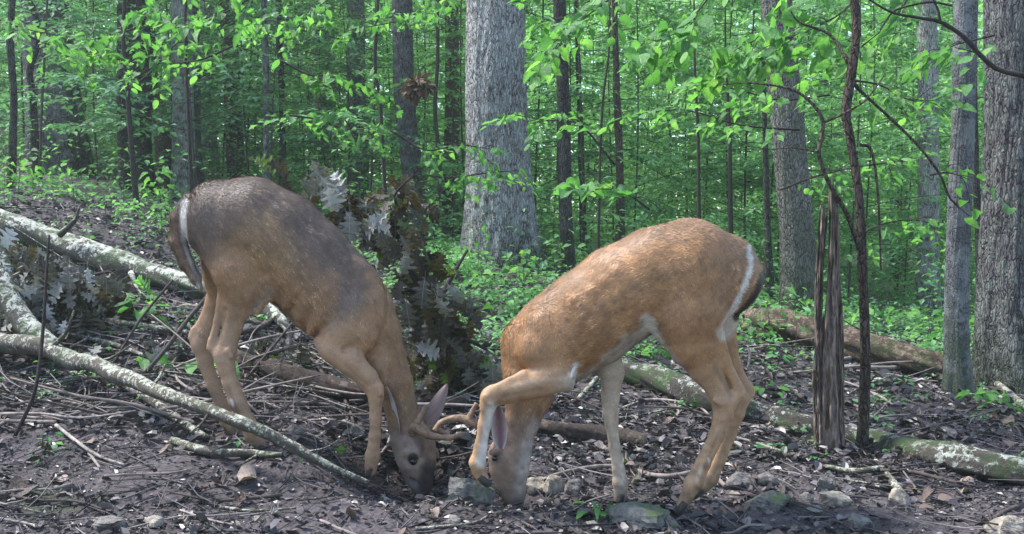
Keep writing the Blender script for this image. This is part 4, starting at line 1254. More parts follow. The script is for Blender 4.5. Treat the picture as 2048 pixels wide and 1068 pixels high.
# ------------------------------------------------------------------ single leaves as objects
LM = {}
def leaf_lib(kind, mat, var):
    k = (kind, mat, var)
    if k not in LM:
        cu, dr, tw, ed = [(.2, .15, .0, .02), (.5, .3, .25, .04), (-.35, .25, -.3, .04), (.9, .45, .4, .07)][var]
        if kind == 'oak' and var == 3: cu, dr = 1.2, .6
        LM[k] = leaf_mesh("leaf", kind, M[mat], cu, dr, tw, var * 7 + len(LM), ed)
    return LM[k]

def put_leaf(parent, base, pos, d, n, size, kind, mat, var, name="leaf"):
    d = np.array(d, float); d /= np.linalg.norm(d); n = np.array(n, float); n = n - d * (n @ d); n /= np.linalg.norm(n) + 1e-9
    x = np.cross(d, n)
    o = bpy.data.objects.new(name, leaf_lib(kind, mat, var))
    m = Matrix([[x[0], d[0], n[0], 0], [x[1], d[1], n[1], 0], [x[2], d[2], n[2], 0], [0, 0, 0, 1]]) @ Matrix.Diagonal((size * random.uniform(.72, 1.1), size, size * random.uniform(.6, 1.7), 1))
    m.translation = Vector(np.array(pos) - base)
    o.matrix_local = m
    link(o, parent)
    return o

def leafy_branch(name, label, cat, path, nleaf, size, mats, kinds=('oval',), seed=1, group=None, spread=.45, droop=.25, twigmat='twig', flat=.3, tw=5):
    """path: (px,py,D) points; side twigs carry leaves in two rows, each leaf an object"""
    rng = np.random.default_rng(seed)
    pts = np.array([P(*p) for p in path]); base = pts[0].copy()
    D = path[0][2]
    root = thing(name, label, cat, base, group)
    sp, _ = smooth_path(pts, np.ones(len(pts)), 6)
    parts = [tube(pts, np.linspace(tw, 1.3, len(pts)) / 2 / FPX * D, 6, 5, .12, seed)]
    L = np.linalg.norm(pts[-1] - pts[0])
    nt = max(3, nleaf // 5); done = 0; nleaf = nleaf
    for i in range(nt):
        f = .12 + .88 * (i + rng.random() * .6) / nt
        k = min(len(sp) - 2, int(f * (len(sp) - 1)))
        t = sp[k + 1] - sp[k]; t /= np.linalg.norm(t)
        side = np.cross(t, [0, 0, 1.]); side /= np.linalg.norm(side) + 1e-9
        sg = 1 if i % 2 else -1
        d = t * rng.uniform(.3, .9) + side * sg * rng.uniform(.5, 1.1) + np.array([0, 0, rng.uniform(-.35, .25)])
        d /= np.linalg.norm(d)
        tl = spread * rng.uniform(.5, 1.1) * (1.1 - .5 * f)
        e = sp[k] + d * tl + np.array([0, 0, -.2 * tl])
        mid = sp[k] + d * tl * .5 + np.array([0, 0, .02])
        parts.append(tube([sp[k], mid, e], [.0022, .0016, .001], 4, 3, 0, 0))
        m = int(nleaf * 1.5) // nt
        for j in range(m):
            u = .25 + .75 * (j + 1) / m
            q = sp[k] * (1 - u) ** 2 + 2 * u * (1 - u) * mid + u * u * e
            s2 = np.cross(d, [0, 0, 1.]); s2 /= np.linalg.norm(s2) + 1e-9
            a = rng.uniform(.5, 1.1) * (0.15 if j == m - 1 else 1)
            ld = d * math.cos(a) + s2 * (1 if j % 2 else -1) * math.sin(a) + np.array([0, 0, -rng.uniform(-.1, .35) - droop * .3])
            ln = np.array([0, 0, 1.]) + rng.normal(0, flat, 3)
            put_leaf(root, base, q + ld * .02, ld, ln, size * rng.uniform(.5, 1.05), kinds[int(rng.integers(len(kinds)))], mats[int(rng.integers(len(mats)))], int(rng.integers(4)))
            done += 1
    V, F = join(parts)
    obj("twig", mesh_np("twig", V - base, F, M[twigmat], True), root)
    return root

# ------------------------------------------------------------------ logs and fallen branches
def fallen(name, label, cat, pts, mat, seg=18, rough=.09, n=6, seed=1, group=None, stubs=(), sink=.42, ends=None, freq=(1.6, 1.0)):
    """pts: (px, py, width_px[, D]); without D the piece lies on the ground there"""
    W, r = [], []
    for p in pts:
        D = p[3] if len(p) > 3 else G(p[0], p[1] + p[2] * sink + (6 if p[2] < 30 else 0))[1]
        W.append(P(p[0], p[1], D)); r.append(p[2] / 2 / FPX * D)
    base = W[len(W) // 2].copy(); base[2] = Hs(base[0], base[1])
    root = thing(name, label, cat, base, group)
    V, Q, T = tube(W, r, seg, n, rough, seed, freq=freq)
    if ends:
        m = mesh_np("bark", V - base, Q, M[mat], True)
        obj("bark", m, root)
        obj("broken_end", mesh_np("broken_end", V - base, T, M[ends], False), root)
    else:
        obj("wood", mesh_np("wood", V - base, [Q, T], M[mat], True), root)
    for st in stubs:
        wp = [P(a, b, (W[0][1] if D is None else D)) for a, b, w, D in st]; wr = [w / 2 / FPX * D for a, b, w, D in st]
        V, Q, T = tube(wp, wr, 7, 4, .12, seed + 3)
        obj("side_shoot", mesh_np("side_shoot", V - base, [Q, T], M[mat], True), root)
    return root

fallen("fallen_log", "long fallen log with white lichen on top, sloping behind the grey-backed deer's tail", "log",
    [(-160, 395, 56), (0, 446, 52), (100, 480, 52), (200, 515, 52), (300, 548, 47), (380, 572, 44), (428, 588, 42)], 'lichen_log', 30, .15, 9, 2, ends='heartwood', freq=(2.2, 1.6),
    stubs=[[(120, 470, 14, 6.0), (150, 440, 8, 5.95), (158, 415, 4, 5.95)], [(262, 545, 12, 5.6), (276, 580, 7, 5.5), (300, 600, 4, 5.45)]])
fallen("fallen_log", "short pale log piece seen between the grey-backed deer's belly and hind legs", "log",
    [(470, 596, 36), (520, 612, 34), (560, 640, 26), (578, 668, 16)], 'lichen_log', 16, .12, 6, 3, ends='heartwood')
fallen("fallen_branch", "long lichen-spotted branch passing in front of the grey-backed deer's hind feet", "branch",
    [(-80, 678, 48, 4.75), (0, 687, 41, 4.62), (70, 690, 39, 4.5), (110, 704, 35, 4.43), (150, 722, 36, 4.35), (190, 730, 32, 4.25), (230, 750, 33, 4.15), (270, 760, 30, 4.03), (310, 781, 29, 3.9), (380, 806, 26, 3.7), (440, 829, 25, 3.58), (500, 852, 24, 3.53), (570, 886, 22, 3.53), (650, 928, 17, 3.53), (738, 966, 11, 3.55)], 'lichen_stick', 18, .17, 9, 4, freq=(1.8, 1.5),
    stubs=[[(300, 776, 10, 3.92), (318, 756, 7, 3.95), (330, 730, 4, 4.0)], [(96, 700, 12, 4.45), (130, 668, 8, 4.4), (148, 622, 4, 4.38)], [(180, 728, 9, 4.28), (222, 716, 6, 4.3), (262, 690, 3, 4.3)], [(610, 905, 7, 3.53), (650, 896, 4, 3.55), (676, 880, 2, 3.58)], [(420, 822, 9, 3.6), (404, 846, 5, 3.58), (380, 866, 3, 3.56)]])
fallen("fallen_branch", "shorter lichened branch lying below and beside the long lichen-spotted one", "branch",
    [(236, 760, 22), (290, 792, 21), (335, 824, 19), (375, 852, 18), (414, 876, 14)], 'lichen_stick', 14, .12, 6, 5)
fallen("fallen_log", "thick pale birch limb leaning at the left edge above the long branch", "log",
    [(-30, 470, 40, 5.0), (6, 540, 40, 4.9), (26, 605, 42, 4.8), (58, 655, 44, 4.72), (108, 700, 42, 4.62)], 'lichen_log', 20, .10, 6, 6)
fallen("fallen_stick", "pale broken stick on bare soil before the grey-backed deer's hind hooves", "stick",
    [(346, 880, 15), (395, 898, 18), (440, 905, 16), (500, 906, 15), (535, 910, 14), (564, 909, 11)], 'lichen_stick', 12, .12, 5, 7,
    stubs=[[(520, 908, 8, 3.68), (498, 920, 6, 3.62), (480, 930, 3, 3.6)]])
fallen("fallen_log", "rotten brown log with ragged end behind the broken snag", "log",
    [(1500, 642, 46), (1545, 652, 66), (1620, 668, 68), (1700, 690, 66), (1790, 715, 60), (1850, 730, 56), (1895, 742, 52)], 'rotten_log', 30, .22, 9, 8, ends='heartwood', freq=(2.4, 1.6))
fallen("fallen_log", "long mossy log running from behind the tan deer's legs to the right edge", "log",
    [(1236, 738, 46), (1300, 755, 52), (1380, 785, 52), (1450, 812, 50), (1530, 834, 50, 4.72), (1610, 856, 50, 4.56), (1700, 878, 50, 4.50), (1760, 890, 54, 4.38), (1820, 904, 58, 4.13), (1900, 918, 62, 3.95), (2000, 934, 60, 3.82), (2120, 955, 58, 3.72)], 'mossy_log', 30, .17, 9, 9, freq=(2.0, 1.6))
fallen("fallen_branch", "whitish stripped branch lying along the top of the long mossy log", "branch",
    [(1828, 888, 12), (1880, 893, 13), (1930, 900, 12), (1990, 912, 10), (2060, 925, 9)], 'stick', 8, .1, 5, 10, sink=.9)
fallen("fallen_log", "dark wet log on the ground between the two deer's heads and the far foreleg", "log",
    [(1050, 846, 34), (1100, 858, 38), (1160, 866, 40), (1220, 872, 38), (1290, 884, 30)], 'dark_log', 20, .12, 6, 11, ends='heartwood')
fallen("fallen_log", "short log with bright bare top left of the tan deer's chest", "log",
    [(880, 668, 34), (940, 676, 40), (990, 684, 42), (1040, 692, 40)], 'mossy_log', 20, .12, 6, 12)
fallen("fallen_log", "dark log half hidden under debris behind the grey-backed deer's knees", "log",
    [(470, 715, 34), (560, 745, 44), (640, 772, 44), (720, 790, 40), (830, 800, 34), (930, 810, 24)], 'dark_log', 24, .24, 9, 13, freq=(2.0, 1.8))
ST = [ # label, pts, mat
 ("straight dark stick leaning across the debris beside the grey-backed deer's hock", [(455, 548, 7, 4.7), (430, 575, 8, 4.65), (375, 640, 9, 4.55), (330, 700, 9, 4.45), (288, 748, 8, 4.38)], 'twig'),
 ("thin dark stick standing in the debris left of the leaning one", [(345, 560, 5, 4.9), (280, 640, 5, 4.7), (220, 738, 5, 4.5)], 'twig_dark'),
 ("pale mossy stick lying level above the long branch on the left", [(112, 632, 14), (190, 640, 15), (250, 648, 14), (340, 660, 12), (400, 672, 10)], 'lichen_stick'),
 ("second pale stick just under the level mossy one", [(80, 665, 10), (150, 672, 10), (230, 690, 11), (290, 712, 9)], 'lichen_stick'),
 ("thin upright dark stem with tiny side twigs before the left leaf heap", [(98, 470, 5, 3.9), (92, 560, 6, 3.85), (86, 660, 7, 3.8), (70, 780, 8, 3.72), (30, 872, 8, 3.68)], 'twig_dark'),
 ("pale straight stick lying level near the left edge", [(-20, 842, 8), (60, 843, 8), (112, 844, 7)], 'stick'),
 ("thin pale stick slanting down from the level one at left", [(112, 850, 7), (165, 892, 7), (205, 915, 6), (250, 930, 5)], 'stick'),
 ("slender pale twig lying level below the broken stick", [(208, 952, 5), (280, 948, 5), (340, 946, 5), (384, 938, 4)], 'stick'),
 ("short white twig standing out on dark soil at left", [(176, 905, 6), (188, 920, 6), (200, 936, 5)], 'stick'),
 ("grey forked twig lying between the grey-backed deer's legs", [(600, 690, 7), (640, 740, 7), (690, 800, 6), (712, 862, 5)], 'twig'),
 ("curved pale root arching behind the grey-backed deer's belly", [(555, 640, 9, 4.8), (574, 652, 9, 4.8), (580, 680, 8, 4.8), (576, 700, 8, 4.8)], 'stick'),
 ("pale curved stick under the grey-backed deer's belly", [(575, 752, 7), (610, 742, 8), (640, 722, 9), (652, 712, 8)], 'stick'),
 ("brown branch crossing behind the grey-backed deer's hind knee", [(420, 690, 14), (470, 668, 14), (520, 655, 13), (548, 636, 10)], 'twig'),
 ("wavy whitish root lying across soil under the tan deer's belly", [(1082, 958, 6), (1140, 942, 8), (1205, 932, 9), (1262, 938, 9), (1300, 950, 10), (1350, 952, 11), (1396, 944, 12), (1430, 955, 10), (1450, 972, 8)], 'stick'),
 ("short broken white stick above the dark wet log", [(1156, 800, 10), (1172, 782, 11), (1194, 756, 10)], 'lichen_stick'),
 ("thin bare twig lying right of the tan deer's hind leg", [(1462, 872, 5), (1510, 885, 6), (1562, 902, 5)], 'stick'),
 ("thin arched twig before the mossy log under the tan deer", [(1230, 822, 5), (1290, 800, 5), (1350, 802, 5), (1400, 815, 5), (1424, 838, 4)], 'stick'),
 ("long pale branch lying over the rotten log behind the crooked young tree", [(1682, 718, 7), (1745, 710, 8), (1820, 704, 8), (1890, 713, 7)], 'stick'),
 ("lower pale branch meeting the slanting one before the rotten log", [(1680, 732, 7), (1745, 735, 8), (1808, 734, 9), (1854, 727, 9), (1892, 730, 7)], 'stick'),
 ("slanting pale branch dropping onto the lower one at the rotten log", [(1752, 667, 6), (1800, 688, 8), (1830, 708, 8), (1856, 728, 7)], 'stick'),
 ("grey leaning branch between smooth trunk and right edge trunk", [(1952, 745, 12), (2000, 772, 15), (2048, 812, 15), (2090, 850, 15)], 'lichen_stick'),
 ("knobbly stick lying left of the crooked young tree's foot", [(1648, 932, 9), (1700, 942, 12), (1735, 940, 13), (1768, 935, 10)], 'lichen_stick'),
 ("thin stick sloping right below the long mossy log", [(1760, 940, 7), (1830, 945, 8), (1900, 962, 7), (1950, 972, 6)], 'twig'),
 ("dark curved branch at the lower right corner", [(1950, 1072, 8), (1985, 1040, 9), (2020, 1018, 9), (2080, 1000, 9)], 'twig'),
 ("stub of pale wood pointing down right of the pale stones", [(1774, 948, 12), (1790, 970, 15), (1805, 990, 18)], 'lichen_stick'),
 ("small white branch standing up right of the tan deer's tail", [(1496, 738, 4, 5.2), (1500, 712, 5, 5.2), (1496, 690, 4, 5.2)], 'stick'),
 ("pale twig lying flat at the bottom edge left of centre", [(640, 1040, 6), (690, 1062, 7), (740, 1080, 6)], 'stick'),
 ("thin twig lying at the bottom left among dead leaves", [(360, 1020, 4), (420, 1040, 5), (480, 1052, 4)], 'stick'),
 ("thin brown twig lying from the left bottom edge", [(-10, 985, 6), (70, 1000, 7), (150, 1002, 6), (210, 1020, 5)], 'twig'),
 ("pale thin twig crossing the soil right of the left upright stem", [(120, 800, 5), (200, 815, 5), (290, 812, 5)], 'stick'),
 ("bare twig slanting down through the debris under the short log piece", [(590, 640, 5, 4.7), (540, 700, 6, 4.6), (490, 760, 6, 4.5)], 'twig'),
]
for i, (lab, pts, mt) in enumerate(ST):
    W, r = [], []
    for p in pts:
        D = p[3] if len(p) > 3 else G(p[0], p[1] + p[2] * .5 + 7)[1]
        W.append(P(p[0], p[1], D)); r.append(p[2] / 2 / FPX * D)
    base = W[0].copy()
    V, Q, T = tube(W, r, 8, 5, .16, i + 20)
    o = obj("fallen_stick", mesh_np("stick", V - base, [Q, T], M[mt], True), None, base)
    tag(o, lab, "stick")

rng = np.random.default_rng(61)
for i in range(210):
    if i < 160: px, D = rng.uniform(-60, 940), rng.uniform(3.95, 5.7)
    elif i < 192: px, D = rng.uniform(1230, 2080), rng.uniform(4.3, 6.6)
    else: px, D = rng.uniform(-60, 2080), rng.uniform(3.1, 4.0)
    c0 = P(px, 500, D); a = rng.normal(0, .75) + (math.pi if rng.random() < .5 else 0); L = rng.uniform(.22, .95) * (.55 if i >= 192 else 1)
    tilt = abs(rng.normal(0, .16)) if i < 192 else .02
    pts = []
    for t in (0, .33, .66, 1):
        x, y = c0[0] + math.cos(a) * L * t + rng.normal(0, .02), c0[1] + math.sin(a) * L * t * .7 + rng.normal(0, .02)
        pts.append(np.array([x, y, Hs(x, y) + .012 + tilt * L * t * (1 if i % 3 else .3)]))
    r = rng.uniform(.0022, .0085)
    V, Q, T = tube(pts, np.array([1, .9, .75, .45]) * r, 6, 3, .18, i)
    parts = [(V, Q, T)]
    if i % 2:
        q = pts[1] * .4 + pts[2] * .6; e = q + np.array([math.cos(a + .8), math.sin(a + .8) * .6, .35]) * L * .3
        parts.append(tube([q, (q + e) / 2 + rng.normal(0, .008, 3), e], np.array([.5, .4, .2]) * r, 5, 3, .1, i))
    V, F = join(parts)
    o = obj("fallen_stick", mesh_np("stick", V - pts[0], F, M[('stick', 'twig', 'lichen_stick', 'stick')[i % 4]], True), None, pts[0])
    tag(o, "bare stick caught in the tangle of fallen twigs on the forest floor", "stick", "bare sticks tangled in the debris")

# ------------------------------------------------------------------ broken hollow snag
def snag():
    D = 4.27
    foot = P(1652, 895, D); foot[2] = Hs(foot[0], foot[1]) - .03
    root = thing("broken_snag", "splintered hollow dead trunk standing left of the crooked young tree", "dead tree", foot)
    def shard(name, xl, xr, ytop, seed, mat, dy, thick):
        rng = np.random.default_rng(seed)
        nrow, ncol = 110, 26; V = []
        for side in (0, 1):
            for i in range(nrow):
                f = i / (nrow - 1)
                for j in range(ncol):
                    g = j / (ncol - 1)
                    yt = ytop + 70 * abs(g - (.3 + .12 * seed)) + 30 * abs(math.sin(g * 9.3 + seed)) + 10 * math.sin(g * 29 + seed)
                    py = 905 + (yt - 905) * f
                    flare = 1 + .35 * math.exp(-f * 7)
                    a, b = xl(py), xr(py); c = (a + b) / 2; hw = (b - a) / 2 * flare * (1.0 - .10 * f)
                    ang = math.pi * g
                    px = c + 7 * math.sin(f * 5 + seed * 2) * f - hw * math.cos(ang) * (1 + .22 * float(mnoise.noise(Vector((f * 9, seed, g * .5)))))
                    rr = hw / FPX * D
                    ridge = .006 * math.sin(g * 15 + seed + 2.5 * math.sin(f * 4)) + .006 * math.sin(f * 23 + g * 9) + .030 * float(mnoise.noise(Vector((g * 8, f * 7, seed)))) + .012 * float(mnoise.noise(Vector((g * 30, f * 26, seed))))
                    dd = D - dy - (rr * .9 + ridge) * math.sin(ang) + (thick if side else 0)
                    V.append(P(px + (2 if side else 0) * (g - .5), py, dd) - foot)
        n = nrow * ncol; Q = []
        for i in range(nrow - 1):
            for j in range(ncol - 1):
                q = [i * ncol + j, i * ncol + j + 1, (i + 1) * ncol + j + 1, (i + 1) * ncol + j]
                Q.append(q); Q.append([n + x for x in q[::-1]])
        for i in range(nrow - 1):
            for j0, fl in ((0, 1), (ncol - 1, 0)):
                k = i * ncol + j0; q = [k, k + ncol, n + k + ncol, n + k]
                Q.append(q if fl == 0 else q[::-1])
        for j in range(ncol - 1):
            k = (nrow - 1) * ncol + j; Q.append([k, k + 1, n + k + 1, n + k])
        obj(name, mesh_np(name, np.array(V), np.array(Q), M[{'heartwood': 'snag', 'bark_dark': 'snag'}[mat]], True), root)
    shard("shard", lambda y: 1634 - .004 * (y - 400), lambda y: 1650 - .006 * (y - 400) if y < 800 else 1650, 385, 1, 'bark_dark', .02, .02)
    shard("shard", lambda y: 1654 - .026 * (y - 400), lambda y: 1672 + .010 * (y - 400), 345, 2, 'heartwood', .03, .03)
    shard("shard", lambda y: 1668, lambda y: 1683 + .006 * (y - 400), 430, 3, 'bark_dark', -.02, .02)
    shard("shard", lambda y: 1630 - .006 * (y - 600), lambda y: 1645 + .01 * (y - 600), 620, 4, 'heartwood', .03, .02)
snag()

# ------------------------------------------------------------------ stones
def stone_geo(rng, sx, sy, sz, nu=20, nv=12, cuts=13):
    N_ = rng.normal(0, 1, (cuts, 3)); N_ /= np.linalg.norm(N_, axis=1)[:, None]
    dd = rng.uniform(.62, 1.0, cuts)
    V, Q, T = uvsphere((0, 0, 0), 1.0, nu, nv)
    dt = V @ N_.T
    rad = np.min(np.where(dt > .05, dd / np.maximum(dt, .05), 9), 1)
    V = V * np.minimum(rad, 1.25)[:, None]
    V = V + .09 * np.stack([fbm(V[:, 0] * 2 + 5, V[:, 1] * 2 + V[:, 2] * 2.6, 2.2, 4, int(rng.integers(99))) for _ in range(3)], 1)
    return V * np.array([sx, sy, sz]), Q, T
def stone(label, px, py, w, h, mat, seed, lift=.30):
    rng = np.random.default_rng(seed)
    p = G(px, py + h * .38); S = FPX / p[1]
    V, Q, T = stone_geo(rng, w / 2 / S * 1.05, w / 2 / S * .8, h / 2 / S * 1.25, 30, 18, 17)
    a = rng.random() * 6.28
    o = obj("stone", mesh_np("stone", V, [Q, T], M[mat], False), None, (p[0], p[1] + w / 4 / S, p[2] + h / S * lift))
    tag(o, label, "stone")
SN = [
 ("grey stone with moss and a chipped green edge before the tan deer's nose", 944, 990, 112, 56, 'rock_moss'),
 ("pale rough stone just right of the tan deer's muzzle", 1076, 976, 56, 44, 'rock_pale'),
 ("pale angular stone in the middle of the row beside the muzzle", 1108, 974, 40, 44, 'rock_pale'),
 ("small grey stone ending the row right of the muzzle", 1146, 976, 36, 34, 'rock'),
 ("flat dark mossy stone under the tan deer's straight foreleg", 1286, 1040, 150, 54, 'rock_moss'),
 ("square-edged grey stone right of the tan deer's hind hooves", 1488, 964, 60, 34, 'rock'),
 ("flat grey stone touching the square-edged one", 1535, 960, 46, 30, 'rock'),
 ("upright grey block stone below the broken snag", 1656, 966, 38, 44, 'rock'),
 ("bright cream stone with rough top in front of the upright block", 1674, 1002, 66, 34, 'rock_pale'),
 ("low dark stone with green moss in front of the square-edged stone", 1545, 1008, 96, 44, 'rock_moss'),
 ("small tan stone behind the tan deer's straight foreleg", 1210, 900, 24, 16, 'rock_pale'),
 ("rough pale lump at the end of the wooden stub on the right", 1806, 1004, 44, 42, 'rock_pale'),
 ("wide pale stone cut by the lower right corner", 2020, 1058, 90, 44, 'rock_pale'),
 ("small pale stone at the bottom left of the brown leaf", 512, 1040, 26, 20, 'rock_pale'),
 ("grey flat stone at the bottom left edge", 212, 1054, 76, 36, 'rock'),
 ("pale chip of stone beside the grey flat one at the bottom left", 302, 1050, 50, 24, 'rock_pale'),
 ("round brownish stone in the shade behind the folded knee of the grey-backed deer", 713, 868, 32, 28, 'rock'),
 ("small grey stone in the debris by the broken stick", 592, 862, 34, 26, 'rock'),
 ("tiny tan stone right of the cream stone", 1612, 996, 24, 16, 'rock_pale'),
 ("tan stone near the bottom edge below the folded foreleg", 905, 1046, 34, 20, 'rock'),
 ("dark half buried stone at the bottom right", 1722, 1050, 60, 30, 'rock'),
 ("dark stone at the foot of the tan deer's hind hoof", 1342, 1050, 34, 34, 'rock_moss'),
 ("pale pebble-like stone right of the long root", 1470, 990, 24, 15, 'rock_pale'),
 ("brown stone beside the mossy log on the right", 1902, 870, 40, 24, 'rock'),
]
for i, a in enumerate(SN): stone(*a, seed=300 + i)

# ------------------------------------------------------------------ withered oak branch behind the deer
def oak_heap(label, limbs, blobs, seed, size, silver, special=()):
    rng = np.random.default_rng(seed)
    base = P(*limbs[0][0][:3]); base[2] = Hs(base[0], base[1])
    root = thing("fallen_oak_branch", label, "branch", base)
    ends = []
    for lm in limbs:
        pts = [P(a, b, D) for a, b, D, w in lm]; rr = [w / 2 / FPX * D for a, b, D, w in lm]
        V, Q, T = tube(pts, rr, 8, 5, .12, seed)
        obj("limb", mesh_np("limb", V - base, [Q, T], M['twig_dark'], True), root)
    parts = []
    k = 0
    for (cx, cy, rx, ry, D, dd, n, sv) in blobs:
        hub = P(cx, cy, D)
        for i in range(n):
            a = rng.random() * 6.28; q = math.sqrt(rng.random())
            p = P(cx + rx * q * math.cos(a), cy + ry * q * math.sin(a), D + dd * rng.uniform(-1, 1))
            gz = Hs(p[0], p[1]) + .02
            if p[2] < gz: p[2] = gz + rng.random() * .04
            d = np.array([rng.normal(0, .5), rng.normal(0, .35), -1.0 + rng.normal(0, .45)])
            n_ = np.array([rng.normal(0, .6), -1 + rng.normal(0, .4), rng.normal(.5, .5)])
            mt = 'oak_silver' if rng.random() < sv else ('oak_brown' if rng.random() < .92 else 'olive_obj')
            put_leaf(root, base, p, d, n_, size * rng.uniform(.7, 1.15), 'oak', mt, int(rng.integers(4)))
            # a short stalk back towards the hub
            if i % 3 == 0:
                h = hub * .4 + p * .6 + np.array([0, 0, .05])
                parts.append(tube([p, (p + h) / 2 + np.array([0, 0, .02]), h], [.0012, .0016, .0022], 4, 2, 0, 0))
    for (x, y, D, ang, s_, mt, var) in special:
        p = P(x, y, D); a = R(ang)
        put_leaf(root, base, p, (math.cos(a), .12, math.sin(a)), (-.25, -1, .35), s_, 'oak', mt, var)
    V, F = join(parts)
    obj("twigs", mesh_np("twigs", V - base, F, M['twig'], True), root)["kind"] = "stuff"
oak_heap("upright heap of withered oak leaves between the two deer, silver and dark brown",
    [[(905, 800, 4.9, 26), (880, 690, 4.85, 22), (830, 560, 4.8, 18), (760, 450, 4.75, 13), (690, 385, 4.7, 9), (610, 350, 4.65, 5)],
     [(860, 640, 4.85, 12), (900, 560, 4.95, 9), (935, 500, 5.0, 5)],
     [(800, 510, 4.8, 10), (800, 430, 4.8, 7), (790, 390, 4.7, 5), (826, 350, 4.6, 3)],
     [(880, 700, 4.85, 12), (930, 680, 4.8, 9), (975, 700, 4.8, 6)]],
    [(642, 350, 30, 26, 4.6, .06, 7, .9), (700, 400, 40, 26, 4.62, .08, 12, .5), (745, 440, 50, 34, 4.65, .12, 22, .5), (790, 400, 55, 42, 4.8, .15, 26, .04),
     (800, 480, 50, 40, 4.7, .15, 24, .35), (850, 540, 60, 50, 4.75, .18, 32, .15), (850, 610, 55, 60, 4.65, .15, 34, .2), (900, 620, 60, 60, 4.9, .18, 28, .08),
     (870, 700, 70, 55, 4.75, .2, 44, .12), (930, 720, 45, 45, 4.85, .15, 24, .08), (850, 770, 70, 30, 4.7, .15, 26, .12), (960, 740, 35, 30, 4.75, .1, 12, .4)],
    41, .108, .4,
    special=[(622, 318, 4.55, -62, .155, 'oak_silver', 1), (640, 352, 4.5, -50, .15, 'oak_silver', 0), (655, 372, 4.48, -70, .12, 'oak_silver', 1), (598, 362, 4.5, -20, .07, 'oak_silver', 3),
             (700, 425, 4.5, -95, .13, 'oak_silver', 0), (735, 430, 4.5, -35, .12, 'oak_silver', 1), (712, 412, 4.5, 0, .10, 'oak_silver', 2), (778, 425, 4.5, -150, .12, 'oak_silver', 0),
             (760, 455, 4.5, -80, .10, 'oak_silver', 1), (800, 470, 4.5, -60, .09, 'oak_silver', 3), (850, 555, 4.45, -100, .14, 'oak_silver', 0),
             (812, 600, 4.42, -85, .12, 'oak_silver', 0), (872, 590, 4.45, -70, .13, 'oak_silver', 2), (830, 690, 4.42, -20, .12, 'oak_silver', 1), (985, 725, 4.5, -90, .12, 'oak_silver', 0), (1003, 722, 4.6, -100, .10, 'oak_silver', 1),
             (505, 318, 4.7, -20, .11, 'olive_obj', 1), (530, 318, 4.72, -30, .12, 'oak_brown', 0), (565, 352, 4.7, -70, .08, 'oak_brown', 1), (775, 345, 4.9, -60, .14, 'oak_brown', 1), (815, 345, 4.9, -100, .14, 'oak_brown', 0)])
oak_heap("low heap of grey-green withered oak leaves under the fallen log at the left edge",
    [[(-40, 640, 5.2, 14), (60, 590, 5.15, 12), (150, 560, 5.1, 9), (230, 540, 5.1, 6)], [(20, 520, 5.1, 8), (40, 525, 5.0, 9), (60, 545, 4.95, 9), (95, 570, 4.9, 7)]],
    [(40, 505, 50, 25, 5.1, .12, 30, .85), (100, 545, 65, 38, 5.0, .15, 50, .85), (175, 565, 65, 35, 5.05, .15, 46, .8), (60, 600, 55, 40, 4.95, .12, 36, .9), (130, 620, 65, 35, 4.95, .12, 34, .8), (180, 690, 50, 22, 4.8, .06, 9, .7), (10, 575, 40, 40, 5.1, .1, 14, .7), (210, 610, 45, 30, 5.1, .1, 12, .4)],
    42, .115, .8)
oak_heap("scatter of withered oak leaves lying in the debris under the grey-backed deer",
    [[(480, 740, 4.7, 8), (540, 720, 4.75, 8), (620, 700, 4.8, 6)], [(330, 700, 4.8, 7), (380, 690, 4.8, 6)]],
    [(340, 700, 60, 25, 4.75, .12, 12, .8), (560, 700, 60, 30, 4.8, .15, 24, .8), (600, 740, 50, 25, 4.6, .1, 12, .75), (520, 680, 40, 20, 4.9, .1, 9, .8), (300, 730, 40, 20, 4.6, .1, 6, .8), (385, 660, 50, 20, 4.9, .1, 8, .7)],
    43, .11, .8)

# clump of dead leaves hanging in the tree
def clump():
    rng = np.random.default_rng(8); n = 130
    c = P(838, 176, 8.2); S = FPX / 8.2
    root = thing("leaf_clump", "ragged clump of dead brown leaves caught high before the grey trunk", "leaves", c)
    q = rng.normal(0, 1, (n, 3)); q /= np.linalg.norm(q, axis=1)[:, None]
    p = q * rng.random((n, 1)) ** .4 * np.array([28, 16, 17]) / S
    p[:, 2] += np.where(p[:, 0] > 0, .02, -.01)
    V, F, t = scatter_mesh('curl', p, q + np.array([0, 0, -.7]) + rng.normal(0, .3, (n, 3)), rng.normal(0, 1, (n, 3)), rng.uniform(.04, .08, n), rng.random(n) * .8)
    obj("leaves", mesh_np("leaves", V, F, M['leaf_brown'], False, {"tint": t}), root)["kind"] = "stuff"
    w = [P(800, 120, 8.2), P(818, 150, 8.2), P(838, 176, 8.2), P(862, 182, 8.2)]
    tb = tube(w, [.006, .006, .005, .003], 6, 4, .1, 1)
    obj("twig", mesh_np("twig", tb[0] - c, [tb[1], tb[2]], M['twig_dark'], True), root)
clump()

